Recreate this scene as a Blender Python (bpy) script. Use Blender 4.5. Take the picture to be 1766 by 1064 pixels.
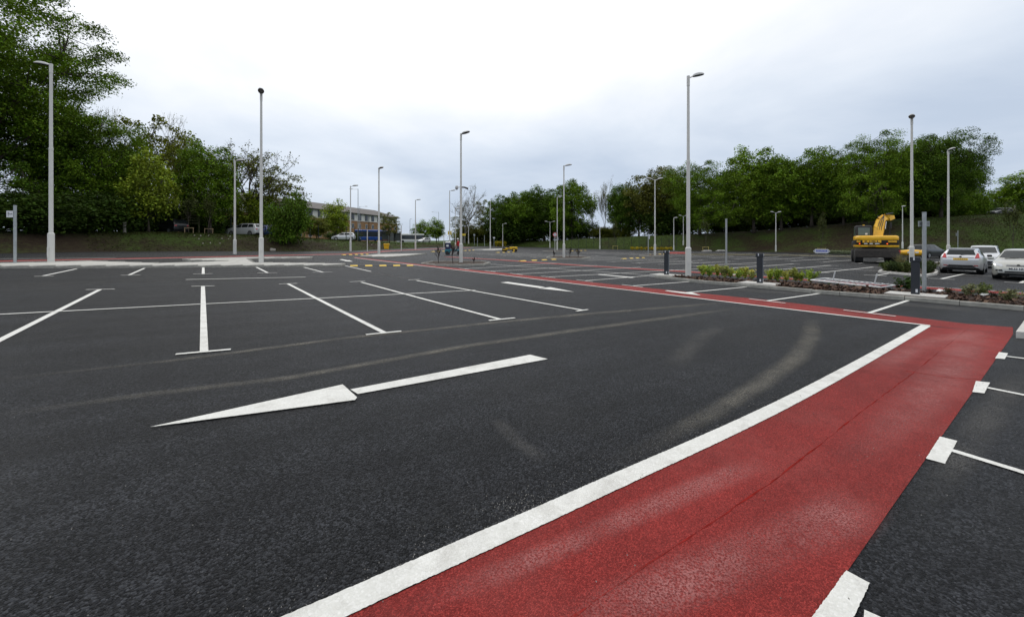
import bpy, bmesh, math, random
import numpy as np
from mathutils import Vector, Matrix
from mathutils.bvhtree import BVHTree

for o in list(bpy.data.objects):
    bpy.data.objects.remove(o, do_unlink=True)
SC = bpy.context.scene
COL = SC.collection
R = math.radians
rnd = random.Random(7)

# ------------------------------------------------------------------ camera, sky, sun, exposure
EYE = 1.7            # metres above the tarmac
FPX, HX, HY = 700.0, 883.0, 415.0     # focal length, principal column and horizon row of the photograph
cam = bpy.data.cameras.new('camera')
cam.sensor_width = 36.0
cam.lens = FPX / 1766 * 36
cam.shift_y = -(532 - HY) / 1766
cam.clip_end = 6000
cam.clip_start = 0.05
cam_o = bpy.data.objects.new('camera', cam)
COL.objects.link(cam_o)
cam_o.location = (0, 0, EYE)
cam_o.rotation_euler = (R(90), 0, 0)
SC.camera = cam_o

SUN_AZ, SUN_EL = R(-28), R(52)         # azimuth from the view direction (left negative)
sun = bpy.data.lights.new('sun', 'SUN')
sun.energy = 0.8
sun.angle = R(25)
sun.color = (1.0, 0.97, 0.92)
sun_o = bpy.data.objects.new('sun', sun)
COL.objects.link(sun_o)
sd = Vector((math.sin(SUN_AZ) * math.cos(SUN_EL), math.cos(SUN_AZ) * math.cos(SUN_EL), math.sin(SUN_EL)))
sun_o.rotation_euler = (-sd).to_track_quat('-Z', 'Y').to_euler()

world = bpy.data.worlds.new('World')
SC.world = world
world.use_nodes = True
wt = world.node_tree
wt.nodes.clear()


def N(t, kind, **kw):
    n = t.nodes.new(kind)
    for k, v in kw.items():
        if k == 'ins':
            for a, b in v.items():
                n.inputs[a].default_value = b
        else:
            setattr(n, k, v)
    return n


def build_sky():
    t = wt
    L = t.links.new
    out = N(t, 'ShaderNodeOutputWorld')
    sky = N(t, 'ShaderNodeTexSky', sky_type='NISHITA', sun_disc=False)
    sky.sun_elevation = SUN_EL
    sky.sun_rotation = SUN_AZ
    bg1 = N(t, 'ShaderNodeBackground', ins={'Strength': 0.1})
    L(sky.outputs[0], bg1.inputs[0])
    tc = N(t, 'ShaderNodeTexCoord')
    sep = N(t, 'ShaderNodeSeparateXYZ')
    L(tc.outputs['Generated'], sep.inputs[0])
    # cloud sheet coordinates: direction projected on a flat layer overhead
    add = N(t, 'ShaderNodeMath', operation='ADD', ins={1: 0.22})
    mx = N(t, 'ShaderNodeMath', operation='MAXIMUM', ins={1: 0.0})
    L(sep.outputs['Z'], mx.inputs[0]); L(mx.outputs[0], add.inputs[0])
    dv = N(t, 'ShaderNodeVectorMath', operation='DIVIDE')
    cmb = N(t, 'ShaderNodeCombineXYZ')
    for i in range(3):
        L(add.outputs[0], cmb.inputs[i])
    L(tc.outputs['Generated'], dv.inputs[0]); L(cmb.outputs[0], dv.inputs[1])
    n1 = N(t, 'ShaderNodeTexNoise', ins={'Scale': 0.9, 'Detail': 7.0, 'Roughness': 0.52, 'Distortion': 0.3})
    L(dv.outputs[0], n1.inputs['Vector'])
    # overcast luminance: brighter with elevation and round the hidden sun
    ramp = N(t, 'ShaderNodeValToRGB')
    cr = ramp.color_ramp
    cr.elements[0].position = 0.0; cr.elements[0].color = (0.53, 0.62, 0.76, 1)
    cr.elements[1].position = 0.62; cr.elements[1].color = (1.16, 1.16, 1.17, 1)
    e = cr.elements.new(0.16); e.color = (0.57, 0.66, 0.80, 1)
    e = cr.elements.new(0.36); e.color = (0.80, 0.87, 0.97, 1)
    nm = N(t, 'ShaderNodeMath', operation='SUBTRACT', ins={1: 0.5})
    L(n1.outputs[0], nm.inputs[0])
    nk = N(t, 'ShaderNodeMath', operation='MULTIPLY_ADD', ins={1: 0.68})
    L(nm.outputs[0], nk.inputs[0]); L(sep.outputs['Z'], nk.inputs[2])
    dt = N(t, 'ShaderNodeVectorMath', operation='DOT_PRODUCT')
    dt.inputs[1].default_value = sd
    L(tc.outputs['Generated'], dt.inputs[0])
    dp = N(t, 'ShaderNodeMath', operation='MAXIMUM', ins={1: 0.0}); L(dt.outputs['Value'], dp.inputs[0])
    pw = N(t, 'ShaderNodeMath', operation='POWER', ins={1: 3.0}); L(dp.outputs[0], pw.inputs[0])
    ad2 = N(t, 'ShaderNodeMath', operation='MULTIPLY_ADD', ins={1: 0.34}); L(pw.outputs[0], ad2.inputs[0]); L(nk.outputs[0], ad2.inputs[2])
    L(ad2.outputs[0], ramp.inputs[0])
    bg2 = N(t, 'ShaderNodeBackground', ins={'Strength': 1.0})
    L(ramp.outputs[0], bg2.inputs[0])
    mix = N(t, 'ShaderNodeMixShader', ins={0: 0.93})
    L(bg1.outputs[0], mix.inputs[1]); L(bg2.outputs[0], mix.inputs[2])
    L(mix.outputs[0], out.inputs[0])


build_sky()
SC.render.engine = 'CYCLES'
SC.view_settings.view_transform = 'Standard'
SC.view_settings.look = 'None'
SC.view_settings.exposure = 0.0
SC.view_settings.gamma = 1.0
SC.cycles.max_bounces = 6
SC.cycles.transparent_max_bounces = 12

# ------------------------------------------------------------------ terrain functions (metres; camera over the origin, looking along +Y)


def G(x, y=0):
    """cross-fall of the car park: it drains from left to right"""
    x = 60 * math.tanh(x / 60)
    return -.016 * x + .010 * (math.sqrt(x * x + 25) - 5)


def at(px, py):
    """point of the tarmac seen at a photograph position"""
    t = EYE * FPX / max(py - HY, 1)
    for _ in range(200):
        t = .6 * t + .4 * (EYE - G((px - HX) / FPX * t)) * FPX / max(py - HY, .5)
    return Vector(((px - HX) / FPX * t, t))


def along(px, depth):
    return Vector(((px - HX) / FPX * depth, depth))


# edge of the tarmac, ramp width and plateau height round the site (column, depth of edge, ramp, plateau height)
EDGE = [(-600, 21, 5, 2.5), (-200, 25.5, 5, 2.5), (0, 28.7, 5, 2.5), (150, 33.3, 5, 2.5), (300, 37.4, 5, 2.5), (450, 42, 5.5, 2.25), (520, 44.4, 6, 2.0), (604, 48.8, 6, 1.62), (700, 66, 6, 1.1),
        (780, 89, 6, 0.9), (860, 120, 7, 0.9), (950, 101, 9, 1.5), (1000, 90, 9, 2.1), (1160, 79, 10, 2.9), (1300, 72.5, 12, 3.7),
        (1450, 60.5, 14, 4.8), (1560, 53.8, 14, 5.4), (1700, 50.5, 14, 5.8), (1766, 49.5, 14, 6.0), (2100, 44, 14, 6), (2800, 36, 14, 6)]
EA = np.array([math.atan2(e[0] - HX, FPX) for e in EDGE])
ER = np.array([e[1] * math.hypot(1, (e[0] - HX) / FPX) for e in EDGE])
EW = np.array([e[2] * math.hypot(1, (e[0] - HX) / FPX) for e in EDGE])
EH = np.array([e[3] for e in EDGE])


def site(a):
    return float(np.interp(a, EA, ER)), float(np.interp(a, EA, EW)), float(np.interp(a, EA, EH))


def T(x, y):
    a = math.atan2(x, y); r = math.hypot(x, y)
    re, w, hp = site(a)
    if r <= re:
        return G(x)
    s = min((r - re) / w, 1); s = s * s * (3 - 2 * s)
    xe = math.sin(a) * re
    return G(xe) + (hp - G(xe)) * s


def inside(x, y, m=2.0):
    return math.hypot(x, y) < site(math.atan2(x, y))[0] - m


# ------------------------------------------------------------------ materials
MATS = {}


def mat(name, col, rough=.6, metal=0., var=.12, scale=6., bump=0., bscale=40., coat=0., spec=.5):
    if name in MATS:
        return MATS[name]
    m = bpy.data.materials.new(name)
    m.use_nodes = True
    t = m.node_tree; L = t.links.new
    b = t.nodes['Principled BSDF']
    b.inputs['Roughness'].default_value = rough
    b.inputs['Metallic'].default_value = metal
    b.inputs['Specular IOR Level'].default_value = spec
    if coat:
        b.inputs['Coat Weight'].default_value = coat
        b.inputs['Coat Roughness'].default_value = .05
    g = N(t, 'ShaderNodeTexCoord')
    n = N(t, 'ShaderNodeTexNoise', ins={'Scale': scale, 'Detail': 5.0, 'Roughness': .6})
    L(g.outputs['Object'], n.inputs['Vector'])
    r = N(t, 'ShaderNodeMapRange', ins={1: .3, 2: .7, 3: 1 - var, 4: 1 + var})
    L(n.outputs[0], r.inputs[0])
    mu = N(t, 'ShaderNodeVectorMath', operation='SCALE')
    mu.inputs[0].default_value = col
    L(r.outputs[0], mu.inputs['Scale'])
    L(mu.outputs[0], b.inputs['Base Color'])
    if bump:
        n2 = N(t, 'ShaderNodeTexNoise', ins={'Scale': bscale, 'Detail': 4.0})
        L(g.outputs['Object'], n2.inputs['Vector'])
        bp = N(t, 'ShaderNodeBump', ins={'Strength': .8, 'Distance': bump})
        L(n2.outputs[0], bp.inputs['Height']); L(bp.outputs[0], b.inputs['Normal'])
    MATS[name] = m
    return m


def paving_mat(name, lo, hi, cell, bump, rough, patch=.25, dustcol=None, dust=0.0, dustscale=.35, spec=.5, streak=0.):
    """coated stones: cells of differing brightness with relief, under patchy wear"""
    m = bpy.data.materials.new(name); m.use_nodes = True
    t = m.node_tree; L = t.links.new
    b = t.nodes['Principled BSDF']
    b.inputs['Roughness'].default_value = rough
    b.inputs['Specular IOR Level'].default_value = spec
    g = N(t, 'ShaderNodeNewGeometry')
    wob = N(t, 'ShaderNodeTexNoise', ins={'Scale': cell * .8, 'Detail': 2.0})
    L(g.outputs['Position'], wob.inputs['Vector'])
    vm = N(t, 'ShaderNodeVectorMath', operation='MULTIPLY_ADD')
    L(wob.outputs['Color'], vm.inputs[0]); vm.inputs[1].default_value = (.6 / cell,) * 3; L(g.outputs['Position'], vm.inputs[2])
    v = N(t, 'ShaderNodeTexVoronoi', ins={'Scale': cell, 'Randomness': 1.0})
    L(vm.outputs[0], v.inputs['Vector'])
    sepc = N(t, 'ShaderNodeSeparateColor'); L(v.outputs['Color'], sepc.inputs[0])
    pwr = N(t, 'ShaderNodeMath', operation='POWER', ins={1: 2.2}); L(sepc.outputs[0], pwr.inputs[0])
    mixc = N(t, 'ShaderNodeMix', data_type='RGBA'); mixc.inputs[6].default_value = (*lo, 1); mixc.inputs[7].default_value = (*hi, 1)
    L(pwr.outputs[0], mixc.inputs[0])
    # broad patches
    n1 = N(t, 'ShaderNodeTexNoise', ins={'Scale': .22, 'Detail': 7.0, 'Roughness': .62}); L(g.outputs['Position'], n1.inputs['Vector'])
    n3 = N(t, 'ShaderNodeTexNoise', ins={'Scale': 2.6, 'Detail': 6.0, 'Roughness': .65}); L(g.outputs['Position'], n3.inputs['Vector'])
    sm = N(t, 'ShaderNodeMath', operation='ADD'); L(n1.outputs[0], sm.inputs[0]); L(n3.outputs[0], sm.inputs[1])
    mr = N(t, 'ShaderNodeMapRange', ins={1: .7, 2: 1.3, 3: 1 - patch, 4: 1 + patch}); L(sm.outputs[0], mr.inputs[0])
    fac = mr.outputs[0]
    if streak:
        # laying lanes and wheel paths: noise drawn out along the aisle
        mp = N(t, 'ShaderNodeMapping', vector_type='TEXTURE'); mp.inputs['Rotation'].default_value = (0, 0, R(33)); mp.inputs['Scale'].default_value = (9, .55, 1)
        L(g.outputs['Position'], mp.inputs['Vector'])
        ns = N(t, 'ShaderNodeTexNoise', ins={'Scale': 1.0, 'Detail': 4.0, 'Roughness': .55}); L(mp.outputs[0], ns.inputs['Vector'])
        ms = N(t, 'ShaderNodeMapRange', ins={1: .3, 2: .7, 3: 1 - streak, 4: 1 + streak}); L(ns.outputs[0], ms.inputs[0])
        mk = N(t, 'ShaderNodeMath', operation='MULTIPLY'); L(fac, mk.inputs[0]); L(ms.outputs[0], mk.inputs[1]); fac = mk.outputs[0]
    sc = N(t, 'ShaderNodeVectorMath', operation='SCALE'); L(mixc.outputs[2], sc.inputs[0]); L(fac, sc.inputs['Scale'])
    col = sc.outputs[0]
    if dust:
        nd = N(t, 'ShaderNodeTexNoise', ins={'Scale': dustscale, 'Detail': 8.0, 'Roughness': .68, 'Distortion': .4}); L(g.outputs['Position'], nd.inputs['Vector'])
        md = N(t, 'ShaderNodeMapRange', ins={1: .5, 2: .78, 3: 0., 4: dust}); L(nd.outputs[0], md.inputs[0])
        mm = N(t, 'ShaderNodeMix', data_type='RGBA'); L(md.outputs[0], mm.inputs[0]); L(col, mm.inputs[6]); mm.inputs[7].default_value = (*dustcol, 1)
        col = mm.outputs[2]
    L(col, b.inputs['Base Color'])
    inv = N(t, 'ShaderNodeMath', operation='SUBTRACT', ins={0: 1.0}); L(v.outputs['Distance'], inv.inputs[1])
    ad = N(t, 'ShaderNodeMath', operation='MULTIPLY_ADD', ins={1: .7}); L(sepc.outputs[1], ad.inputs[0]); L(inv.outputs[0], ad.inputs[2])
    bp = N(t, 'ShaderNodeBump', ins={'Strength': 1.0, 'Distance': bump}); L(ad.outputs[0], bp.inputs['Height']); L(bp.outputs[0], b.inputs['Normal'])
    MATS[name] = m
    return m


paving_mat('asphalt', (.0018, .0021, .0028), (.047, .050, .057), 84., .014, .54, .44, (.046, .045, .043), .45, .3, spec=.19, streak=.36)
paving_mat('red_surface', (.185, .017, .0145), (.40, .048, .040), 150., .006, .65, .2, (.42, .12, .105), .4, .7, spec=.18, streak=.16)
paving_mat('white_paint', (.66, .66, .62), (.75, .75, .72), 80., .0025, .65, .10, (.33, .315, .28), .62, 4.5)
paving_mat('yellow_paint', (.42, .34, .04), (.60, .48, .08), 90., .0015, .6, .2, (.2, .18, .1), .5, 2.2)
paving_mat('footway', (.42, .41, .38), (.55, .54, .51), 60., .001, .8, .12, (.25, .24, .21), .4, 1.2)
mat('kerb_concrete', (.30, .295, .265), .85, var=.22, scale=5, bump=.004, bscale=60)
mat('kerb_pale', (.50, .49, .46), .85, var=.16, scale=5, bump=.004, bscale=60)
mat('slab', (.50, .49, .45), .85, var=.15, scale=3, bump=.003, bscale=50)
mat('soil', (.040, .025, .016), .95, var=.5, scale=9, bump=.05, bscale=14)
mat('mulch', (.075, .038, .024), .9, var=.6, scale=30)
mat('bark', (.055, .045, .034), .9, var=.4, scale=5, bump=.03, bscale=12)
mat('bark_pale', (.17, .15, .125), .9, var=.4, scale=5)
mat('post_white', (.60, .60, .57), .45, var=.05, scale=2)
mat('galvanised', (.36, .39, .40), .4, .35, var=.12, scale=7)
mat('bollard_grey', (.020, .024, .031), .42, var=.1)
mat('black', (.012, .012, .013), .5)
mat('rubber', (.018, .018, .019), .75)
mat('hump_yellow', (.75, .50, .045), .6, var=.12, scale=9)
mat('hump_black', (.02, .02, .021), .7)
mat('lens_dark', (.06, .055, .05), .25)
mat('head_grey', (.45, .46, .46), .4)
mat('sign_white', (.62, .64, .68), .4, var=.03)
mat('sign_ink', (.02, .025, .05), .5)
mat('sign_back', (.25, .26, .26), .45, .5)
mat('sign_blue', (.10, .13, .50), .45)
mat('sign_red', (.45, .03, .03), .45)
mat('sign_yellow', (.65, .48, .04), .45)
mat('timber', (.26, .19, .11), .85, var=.25)
mat('timber_yellow', (.42, .33, .12), .8, var=.2)
mat('fence_green', (.012, .018, .014), .5)
mat('brick', (.27, .155, .075), .9, var=.18, scale=1.5)
mat('brick_dark', (.16, .075, .045), .9)
mat('roof_tile', (.125, .115, .108), .85, var=.18, scale=1.2)
mat('panel_white', (.62, .62, .59), .6, var=.06)
mat('window_glass', (.035, .045, .055), .08, var=.2, scale=2)
mat('car_glass', (.016, .021, .022), .06, spec=.35)
mat('car_silver', (.62, .635, .66), .30, .4, var=.02, coat=.7)
mat('car_pale', (.56, .58, .60), .30, .35, var=.02, coat=.7)
mat('car_gold', (.42, .425, .39), .30, .5, var=.02, coat=.7)
mat('car_white', (.62, .63, .65), .3, .1, var=.02, coat=.7)
mat('car_dark', (.010, .012, .015), .35, .0, var=.02, coat=.4)
mat('car_blue', (.02, .04, .15), .25, .3, var=.02, coat=.7)
mat('trim_black', (.012, .012, .013), .55)
mat('tail_red', (.42, .015, .02), .12, coat=.6)
mat('lamp_clear', (.50, .52, .54), .08, .2, coat=1)
mat('plate_yellow', (.72, .45, .02), .4, var=.02)
mat('plate_white', (.72, .73, .72), .4, var=.02)
mat('alloy', (.38, .39, .40), .35, .7)
mat('digger_yellow', (.82, .45, .012), .4, var=.12, scale=3, coat=.25)
mat('digger_black', (.015, .014, .013), .5)
mat('chassis_dark', (.035, .030, .026), .75, var=.4, scale=6)
mat('steel_rod', (.6, .6, .6), .2, .8)
mat('bus_blue', (.010, .055, .26), .3, var=.05, coat=.5)
mat('bus_white', (.58, .60, .60), .35, var=.05, coat=.3)
mat('grit_yellow', (.78, .43, .01), .5, var=.05)
mat('teal', (.02, .17, .22), .4)
mat('drum_navy', (.015, .02, .07), .4)
mat('cloth_red', (.36, .012, .015), .9, var=.2)
mat('cloth_navy', (.02, .025, .05), .9, var=.2)
mat('skin', (.48, .28, .21), .6, var=.06)
mat('hat_white', (.72, .72, .72), .6)
mat('hair_dark', (.03, .022, .018), .8)
mat('boot', (.02, .016, .014), .7)
mat('roller_yellow', (.72, .45, .01), .45, coat=.2)
mat('chalk', (.34, .32, .28), .9, var=.2)
mat('flower_yellow', (.55, .42, .02), .8, var=.2)
mat('billboard_dark', (.014, .013, .015), .5)
mat('twig', (.035, .026, .022), .85)

lm = bpy.data.materials.new('lamp_orange'); lm.use_nodes = True
lb = lm.node_tree.nodes['Principled BSDF']
lb.inputs['Base Color'].default_value = (.6, .06, .01, 1); lb.inputs['Emission Color'].default_value = (1, .12, .02, 1); lb.inputs['Emission Strength'].default_value = 1.5
MATS['lamp_orange'] = lm


def leaf_mat(name, trans=.35):
    """leaf colour = the object's own colour, varied leaf by leaf"""
    m = bpy.data.materials.new(name); m.use_nodes = True
    t = m.node_tree; L = t.links.new
    t.nodes.clear()
    out = N(t, 'ShaderNodeOutputMaterial')
    oi = N(t, 'ShaderNodeObjectInfo'); g = N(t, 'ShaderNodeNewGeometry')
    r = N(t, 'ShaderNodeMapRange', ins={1: 0., 2: 1., 3: .55, 4: 1.45}); L(g.outputs['Random Per Island'], r.inputs[0])
    hs = N(t, 'ShaderNodeHueSaturation')
    r2 = N(t, 'ShaderNodeMapRange', ins={1: 0., 2: 1., 3: .485, 4: .515})
    wn = N(t, 'ShaderNodeTexWhiteNoise', noise_dimensions='1D'); L(g.outputs['Random Per Island'], wn.inputs['W'])
    L(wn.outputs[0], r2.inputs[0]); L(r2.outputs[0], hs.inputs['Hue'])
    ta = N(t, 'ShaderNodeAttribute', attribute_name='tone'); tm_ = N(t, 'ShaderNodeMath', operation='MULTIPLY'); L(r.outputs[0], tm_.inputs[0]); L(ta.outputs['Fac'], tm_.inputs[1]); L(tm_.outputs[0], hs.inputs['Value']); L(oi.outputs['Color'], hs.inputs['Color'])
    d = N(t, 'ShaderNodeBsdfPrincipled', ins={'Roughness': .7, 'Specular IOR Level': .12}); L(hs.outputs[0], d.inputs['Base Color'])
    tr = N(t, 'ShaderNodeBsdfTranslucent')
    hs2 = N(t, 'ShaderNodeHueSaturation', ins={'Hue': .485, 'Saturation': 1.1, 'Value': 1.25}); L(hs.outputs[0], hs2.inputs['Color']); L(hs2.outputs[0], tr.inputs[0])
    mx = N(t, 'ShaderNodeMixShader', ins={0: trans}); L(d.outputs[0], mx.inputs[1]); L(tr.outputs[0], mx.inputs[2]); L(mx.outputs[0], out.inputs[0])
    MATS[name] = m


leaf_mat('leaf', .14)
leaf_mat('grass_blade', .2)


def bank_mat():
    m = bpy.data.materials.new('bank_turf'); m.use_nodes = True
    t = m.node_tree; L = t.links.new; b = t.nodes['Principled BSDF']; b.inputs['Roughness'].default_value = .95; b.inputs['Specular IOR Level'].default_value = .15
    g = N(t, 'ShaderNodeNewGeometry')
    n = N(t, 'ShaderNodeTexNoise', ins={'Scale': .16, 'Detail': 8.0, 'Roughness': .66}); L(g.outputs['Position'], n.inputs['Vector'])
    n2 = N(t, 'ShaderNodeTexNoise', ins={'Scale': 3.5, 'Detail': 6.0, 'Roughness': .7}); L(g.outputs['Position'], n2.inputs['Vector'])
    at_ = N(t, 'ShaderNodeAttribute', attribute_name='green')
    s = N(t, 'ShaderNodeMath', operation='ADD'); L(n.outputs[0], s.inputs[0]); L(at_.outputs['Fac'], s.inputs[1])
    s2 = N(t, 'ShaderNodeMath', operation='MULTIPLY_ADD', ins={1: .7}); L(n2.outputs[0], s2.inputs[0]); L(s.outputs[0], s2.inputs[2])
    rp = N(t, 'ShaderNodeValToRGB'); cr = rp.color_ramp
    cr.elements[0].position = .62; cr.elements[0].color = (.030, .021, .013, 1)
    cr.elements[1].position = 1.15 / 1.3; cr.elements[1].color = (.040, .066, .012, 1)
    e = cr.elements.new(.76); e.color = (.036, .036, .014, 1)
    L(s2.outputs[0], rp.inputs[0])
    mr = N(t, 'ShaderNodeMapRange', ins={1: .3, 2: .7, 3: .6, 4: 1.4}); L(n2.outputs[0], mr.inputs[0])
    sc = N(t, 'ShaderNodeVectorMath', operation='SCALE'); L(rp.outputs[0], sc.inputs[0]); L(mr.outputs[0], sc.inputs['Scale'])
    L(sc.outputs[0], b.inputs['Base Color'])
    bp = N(t, 'ShaderNodeBump', ins={'Strength': 1., 'Distance': .12}); L(n2.outputs[0], bp.inputs['Height']); L(bp.outputs[0], b.inputs['Normal'])
    MATS['bank_turf'] = m


bank_mat()


def dust_mat(name, col, amount):
    """tyre dust: thin film, worn through at its edges and between the stones"""
    m = bpy.data.materials.new(name); m.use_nodes = True
    t = m.node_tree; L = t.links.new; b = t.nodes['Principled BSDF']
    b.inputs['Roughness'].default_value = .9; b.inputs['Specular IOR Level'].default_value = .1
    b.inputs['Base Color'].default_value = (*col, 1)
    uv = N(t, 'ShaderNodeUVMap'); sp = N(t, 'ShaderNodeSeparateXYZ'); L(uv.outputs[0], sp.inputs[0])
    # v across the streak 0..1, u along it 0..1
    a = N(t, 'ShaderNodeMath', operation='SUBTRACT', ins={1: .5}); L(sp.outputs['Y'], a.inputs[0])
    a2 = N(t, 'ShaderNodeMath', operation='ABSOLUTE'); L(a.outputs[0], a2.inputs[0])
    f = N(t, 'ShaderNodeMapRange', interpolation_type='SMOOTHSTEP', ins={1: .5, 2: .05, 3: 0., 4: 1.}); L(a2.outputs[0], f.inputs[0])
    c = N(t, 'ShaderNodeMath', operation='SUBTRACT', ins={1: .5}); L(sp.outputs['X'], c.inputs[0])
    c2 = N(t, 'ShaderNodeMath', operation='ABSOLUTE'); L(c.outputs[0], c2.inputs[0])
    f2 = N(t, 'ShaderNodeMapRange', interpolation_type='SMOOTHSTEP', ins={1: .5, 2: .25, 3: 0., 4: 1.}); L(c2.outputs[0], f2.inputs[0])
    g = N(t, 'ShaderNodeNewGeometry')
    n = N(t, 'ShaderNodeTexNoise', ins={'Scale': 1.6, 'Detail': 8.0, 'Roughness': .75}); L(g.outputs['Position'], n.inputs['Vector'])
    n2 = N(t, 'ShaderNodeTexNoise', ins={'Scale': 90., 'Detail': 2.0}); L(g.outputs['Position'], n2.inputs['Vector'])
    r = N(t, 'ShaderNodeMapRange', ins={1: .3, 2: .6, 3: .1, 4: 1.}); L(n.outputs[0], r.inputs[0])
    r2 = N(t, 'ShaderNodeMapRange', ins={1: .4, 2: .62, 3: .15, 4: 1.}); L(n2.outputs[0], r2.inputs[0])
    p = f.outputs[0]
    for q in (f2, r, r2):
        k = N(t, 'ShaderNodeMath', operation='MULTIPLY'); L(p, k.inputs[0]); L(q.outputs[0], k.inputs[1]); p = k.outputs[0]
    k = N(t, 'ShaderNodeMath', operation='MULTIPLY', ins={1: amount}); L(p, k.inputs[0]); L(k.outputs[0], b.inputs['Alpha'])
    MATS[name] = m


dust_mat('dust_sand', (.25, .235, .20), .68)
dust_mat('dust_pink', (.50, .22, .21), .6)
dust_mat('dust_grey', (.15, .147, .14), .55)

# ------------------------------------------------------------------ mesh helpers


class MB:
    def __init__(s):
        s.v = []; s.f = []; s.m = []

    def add(s, vs, fs, mi=0):
        b = len(s.v)
        s.v += [tuple(v) for v in vs]
        s.f += [tuple(i + b for i in f) for f in fs]
        s.m += [mi] * len(fs)
        return s

    def box(s, c, d, rz=0, mi=0, taper=1.0, M=None):
        x, y, z = d[0] / 2, d[1] / 2, d[2] / 2
        vs = [(-x, -y, -z), (x, -y, -z), (x, y, -z), (-x, y, -z), (-x * taper, -y * taper, z), (x * taper, -y * taper, z), (x * taper, y * taper, z), (-x * taper, y * taper, z)]
        cs, sn = math.cos(rz), math.sin(rz)
        vs = [Vector((a * cs - b * sn, a * sn + b * cs, e)) for a, b, e in vs]
        if M is not None:
            vs = [M @ v for v in vs]
        vs = [v + Vector(c) for v in vs]
        return s.add(vs, [(3, 2, 1, 0), (4, 5, 6, 7), (0, 1, 5, 4), (1, 2, 6, 5), (2, 3, 7, 6), (3, 0, 4, 7)], mi)

    def tube(s, pts, rad, n=8, mi=0, caps=True):
        pts = [Vector(p) for p in pts]
        if not hasattr(rad, '__len__'):
            rad = [rad] * len(pts)
        vs = []; fs = []
        ref = None
        for i, p in enumerate(pts):
            d = (pts[min(i + 1, len(pts) - 1)] - pts[max(i - 1, 0)])
            d = d.normalized() if d.length > 1e-9 else Vector((0, 0, 1))
            if ref is None:
                ref = d.orthogonal().normalized()
            u = (ref - d * ref.dot(d))
            u = u.normalized() if u.length > 1e-6 else d.orthogonal().normalized()
            ref = u
            w = d.cross(u)
            for k in range(n):
                a = 2 * math.pi * k / n
                vs.append(p + (u * math.cos(a) + w * math.sin(a)) * rad[i])
        for i in range(len(pts) - 1):
            for k in range(n):
                a = i * n + k; b = i * n + (k + 1) % n
                fs.append((a, b, b + n, a + n))
        if caps:
            fs.append(tuple(range(n))[::-1])
            fs.append(tuple(range((len(pts) - 1) * n, len(pts) * n)))
        return s.add(vs, fs, mi)

    def prism(s, poly, z0, z1, mi=0):
        n = len(poly)
        vs = [(p[0], p[1], z0) for p in poly] + [(p[0], p[1], z1) for p in poly]
        return s.add(vs, [tuple(range(n))[::-1], tuple(range(n, 2 * n))] + [(i, (i + 1) % n, (i + 1) % n + n, i + n) for i in range(n)], mi)

    def dome(s, c, rx, ry, rz, n=14, m=5, zmin=0.0, mi=0):
        vs = []; fs = []
        for i in range(m + 1):
            ph = zmin + (math.pi / 2 - zmin) * i / m
            for k in range(n):
                a = 2 * math.pi * k / n
                vs.append((c[0] + rx * math.cos(ph) * math.cos(a), c[1] + ry * math.cos(ph) * math.sin(a), c[2] + rz * math.sin(ph)))
        for i in range(m):
            for k in range(n):
                a = i * n + k; b = i * n + (k + 1) % n
                fs.append((a, b, b + n, a + n))
        fs.append(tuple(range(n))[::-1])
        return s.add(vs, fs, mi)

    def rbox(s, c, d, r=.05, seg=3, rz=0, mi=0):
        bm = bmesh.new()
        bmesh.ops.create_cube(bm, size=1)
        bmesh.ops.scale(bm, vec=d, verts=bm.verts)
        bmesh.ops.bevel(bm, geom=list(bm.edges), offset=r, segments=seg, affect='EDGES', profile=.5)
        M = Matrix.Translation(c) @ Matrix.Rotation(rz, 4, 'Z')
        bm.verts.index_update()
        vs = [M @ v.co for v in bm.verts]
        fs = [tuple(v.index for v in f.verts) for f in bm.faces]
        bm.free()
        return s.add(vs, fs, mi)

    def build(s, name, mats, parent=None, smooth=False):
        me = bpy.data.meshes.new(name)
        me.from_pydata(s.v, [], s.f)
        if not isinstance(mats, (list, tuple)):
            mats = [mats]
        for m in mats:
            me.materials.append(MATS[m] if isinstance(m, str) else m)
        if len(mats) > 1:
            me.polygons.foreach_set('material_index', s.m)
        if smooth:
            me.polygons.foreach_set('use_smooth', [True] * len(me.polygons))
            try:
                me.set_sharp_from_angle(angle=R(smooth if smooth is not True else 40))
            except Exception:
                pass
        me.update()
        return link(name, me, parent)


def link(name, data, parent=None):
    o = bpy.data.objects.new(name, data)
    COL.objects.link(o)
    if parent is not None:
        o.parent = parent
    return o


def tag(o, label=None, cat=None, group=None, kind=None):
    if label: o['label'] = label
    if cat: o['category'] = cat
    if group: o['group'] = group
    if kind: o['kind'] = kind
    return o


def thing(name, label, cat, loc=(0, 0, 0), rz=0., group=None):
    o = link(name, None)
    o.empty_display_size = .2
    o.location = loc
    o.rotation_euler = (0, 0, rz)
    return tag(o, label, cat, group)


def copy_tree(o, parent=None):
    c = o.copy()
    COL.objects.link(c)
    if parent is not None:
        c.parent = parent
    for ch in list(o.children):
        copy_tree(ch, c)
    return c


def text_mesh(name, body, size, m, parent, M, extrude=.002, bold=0.):
    cu = bpy.data.curves.new(name, 'FONT')
    cu.body = body; cu.size = size; cu.extrude = extrude; cu.align_x = 'CENTER'; cu.align_y = 'CENTER'; cu.resolution_u = 2; cu.offset = bold
    tmp = bpy.data.objects.new('tmp', cu)
    COL.objects.link(tmp)
    bpy.context.view_layer.update()
    me = bpy.data.meshes.new_from_object(tmp.evaluated_get(bpy.context.evaluated_depsgraph_get()))
    bpy.data.objects.remove(tmp, do_unlink=True)
    me.materials.clear(); me.materials.append(MATS[m])
    o = link(name, me, parent)
    o.matrix_local = M
    return o


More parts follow.
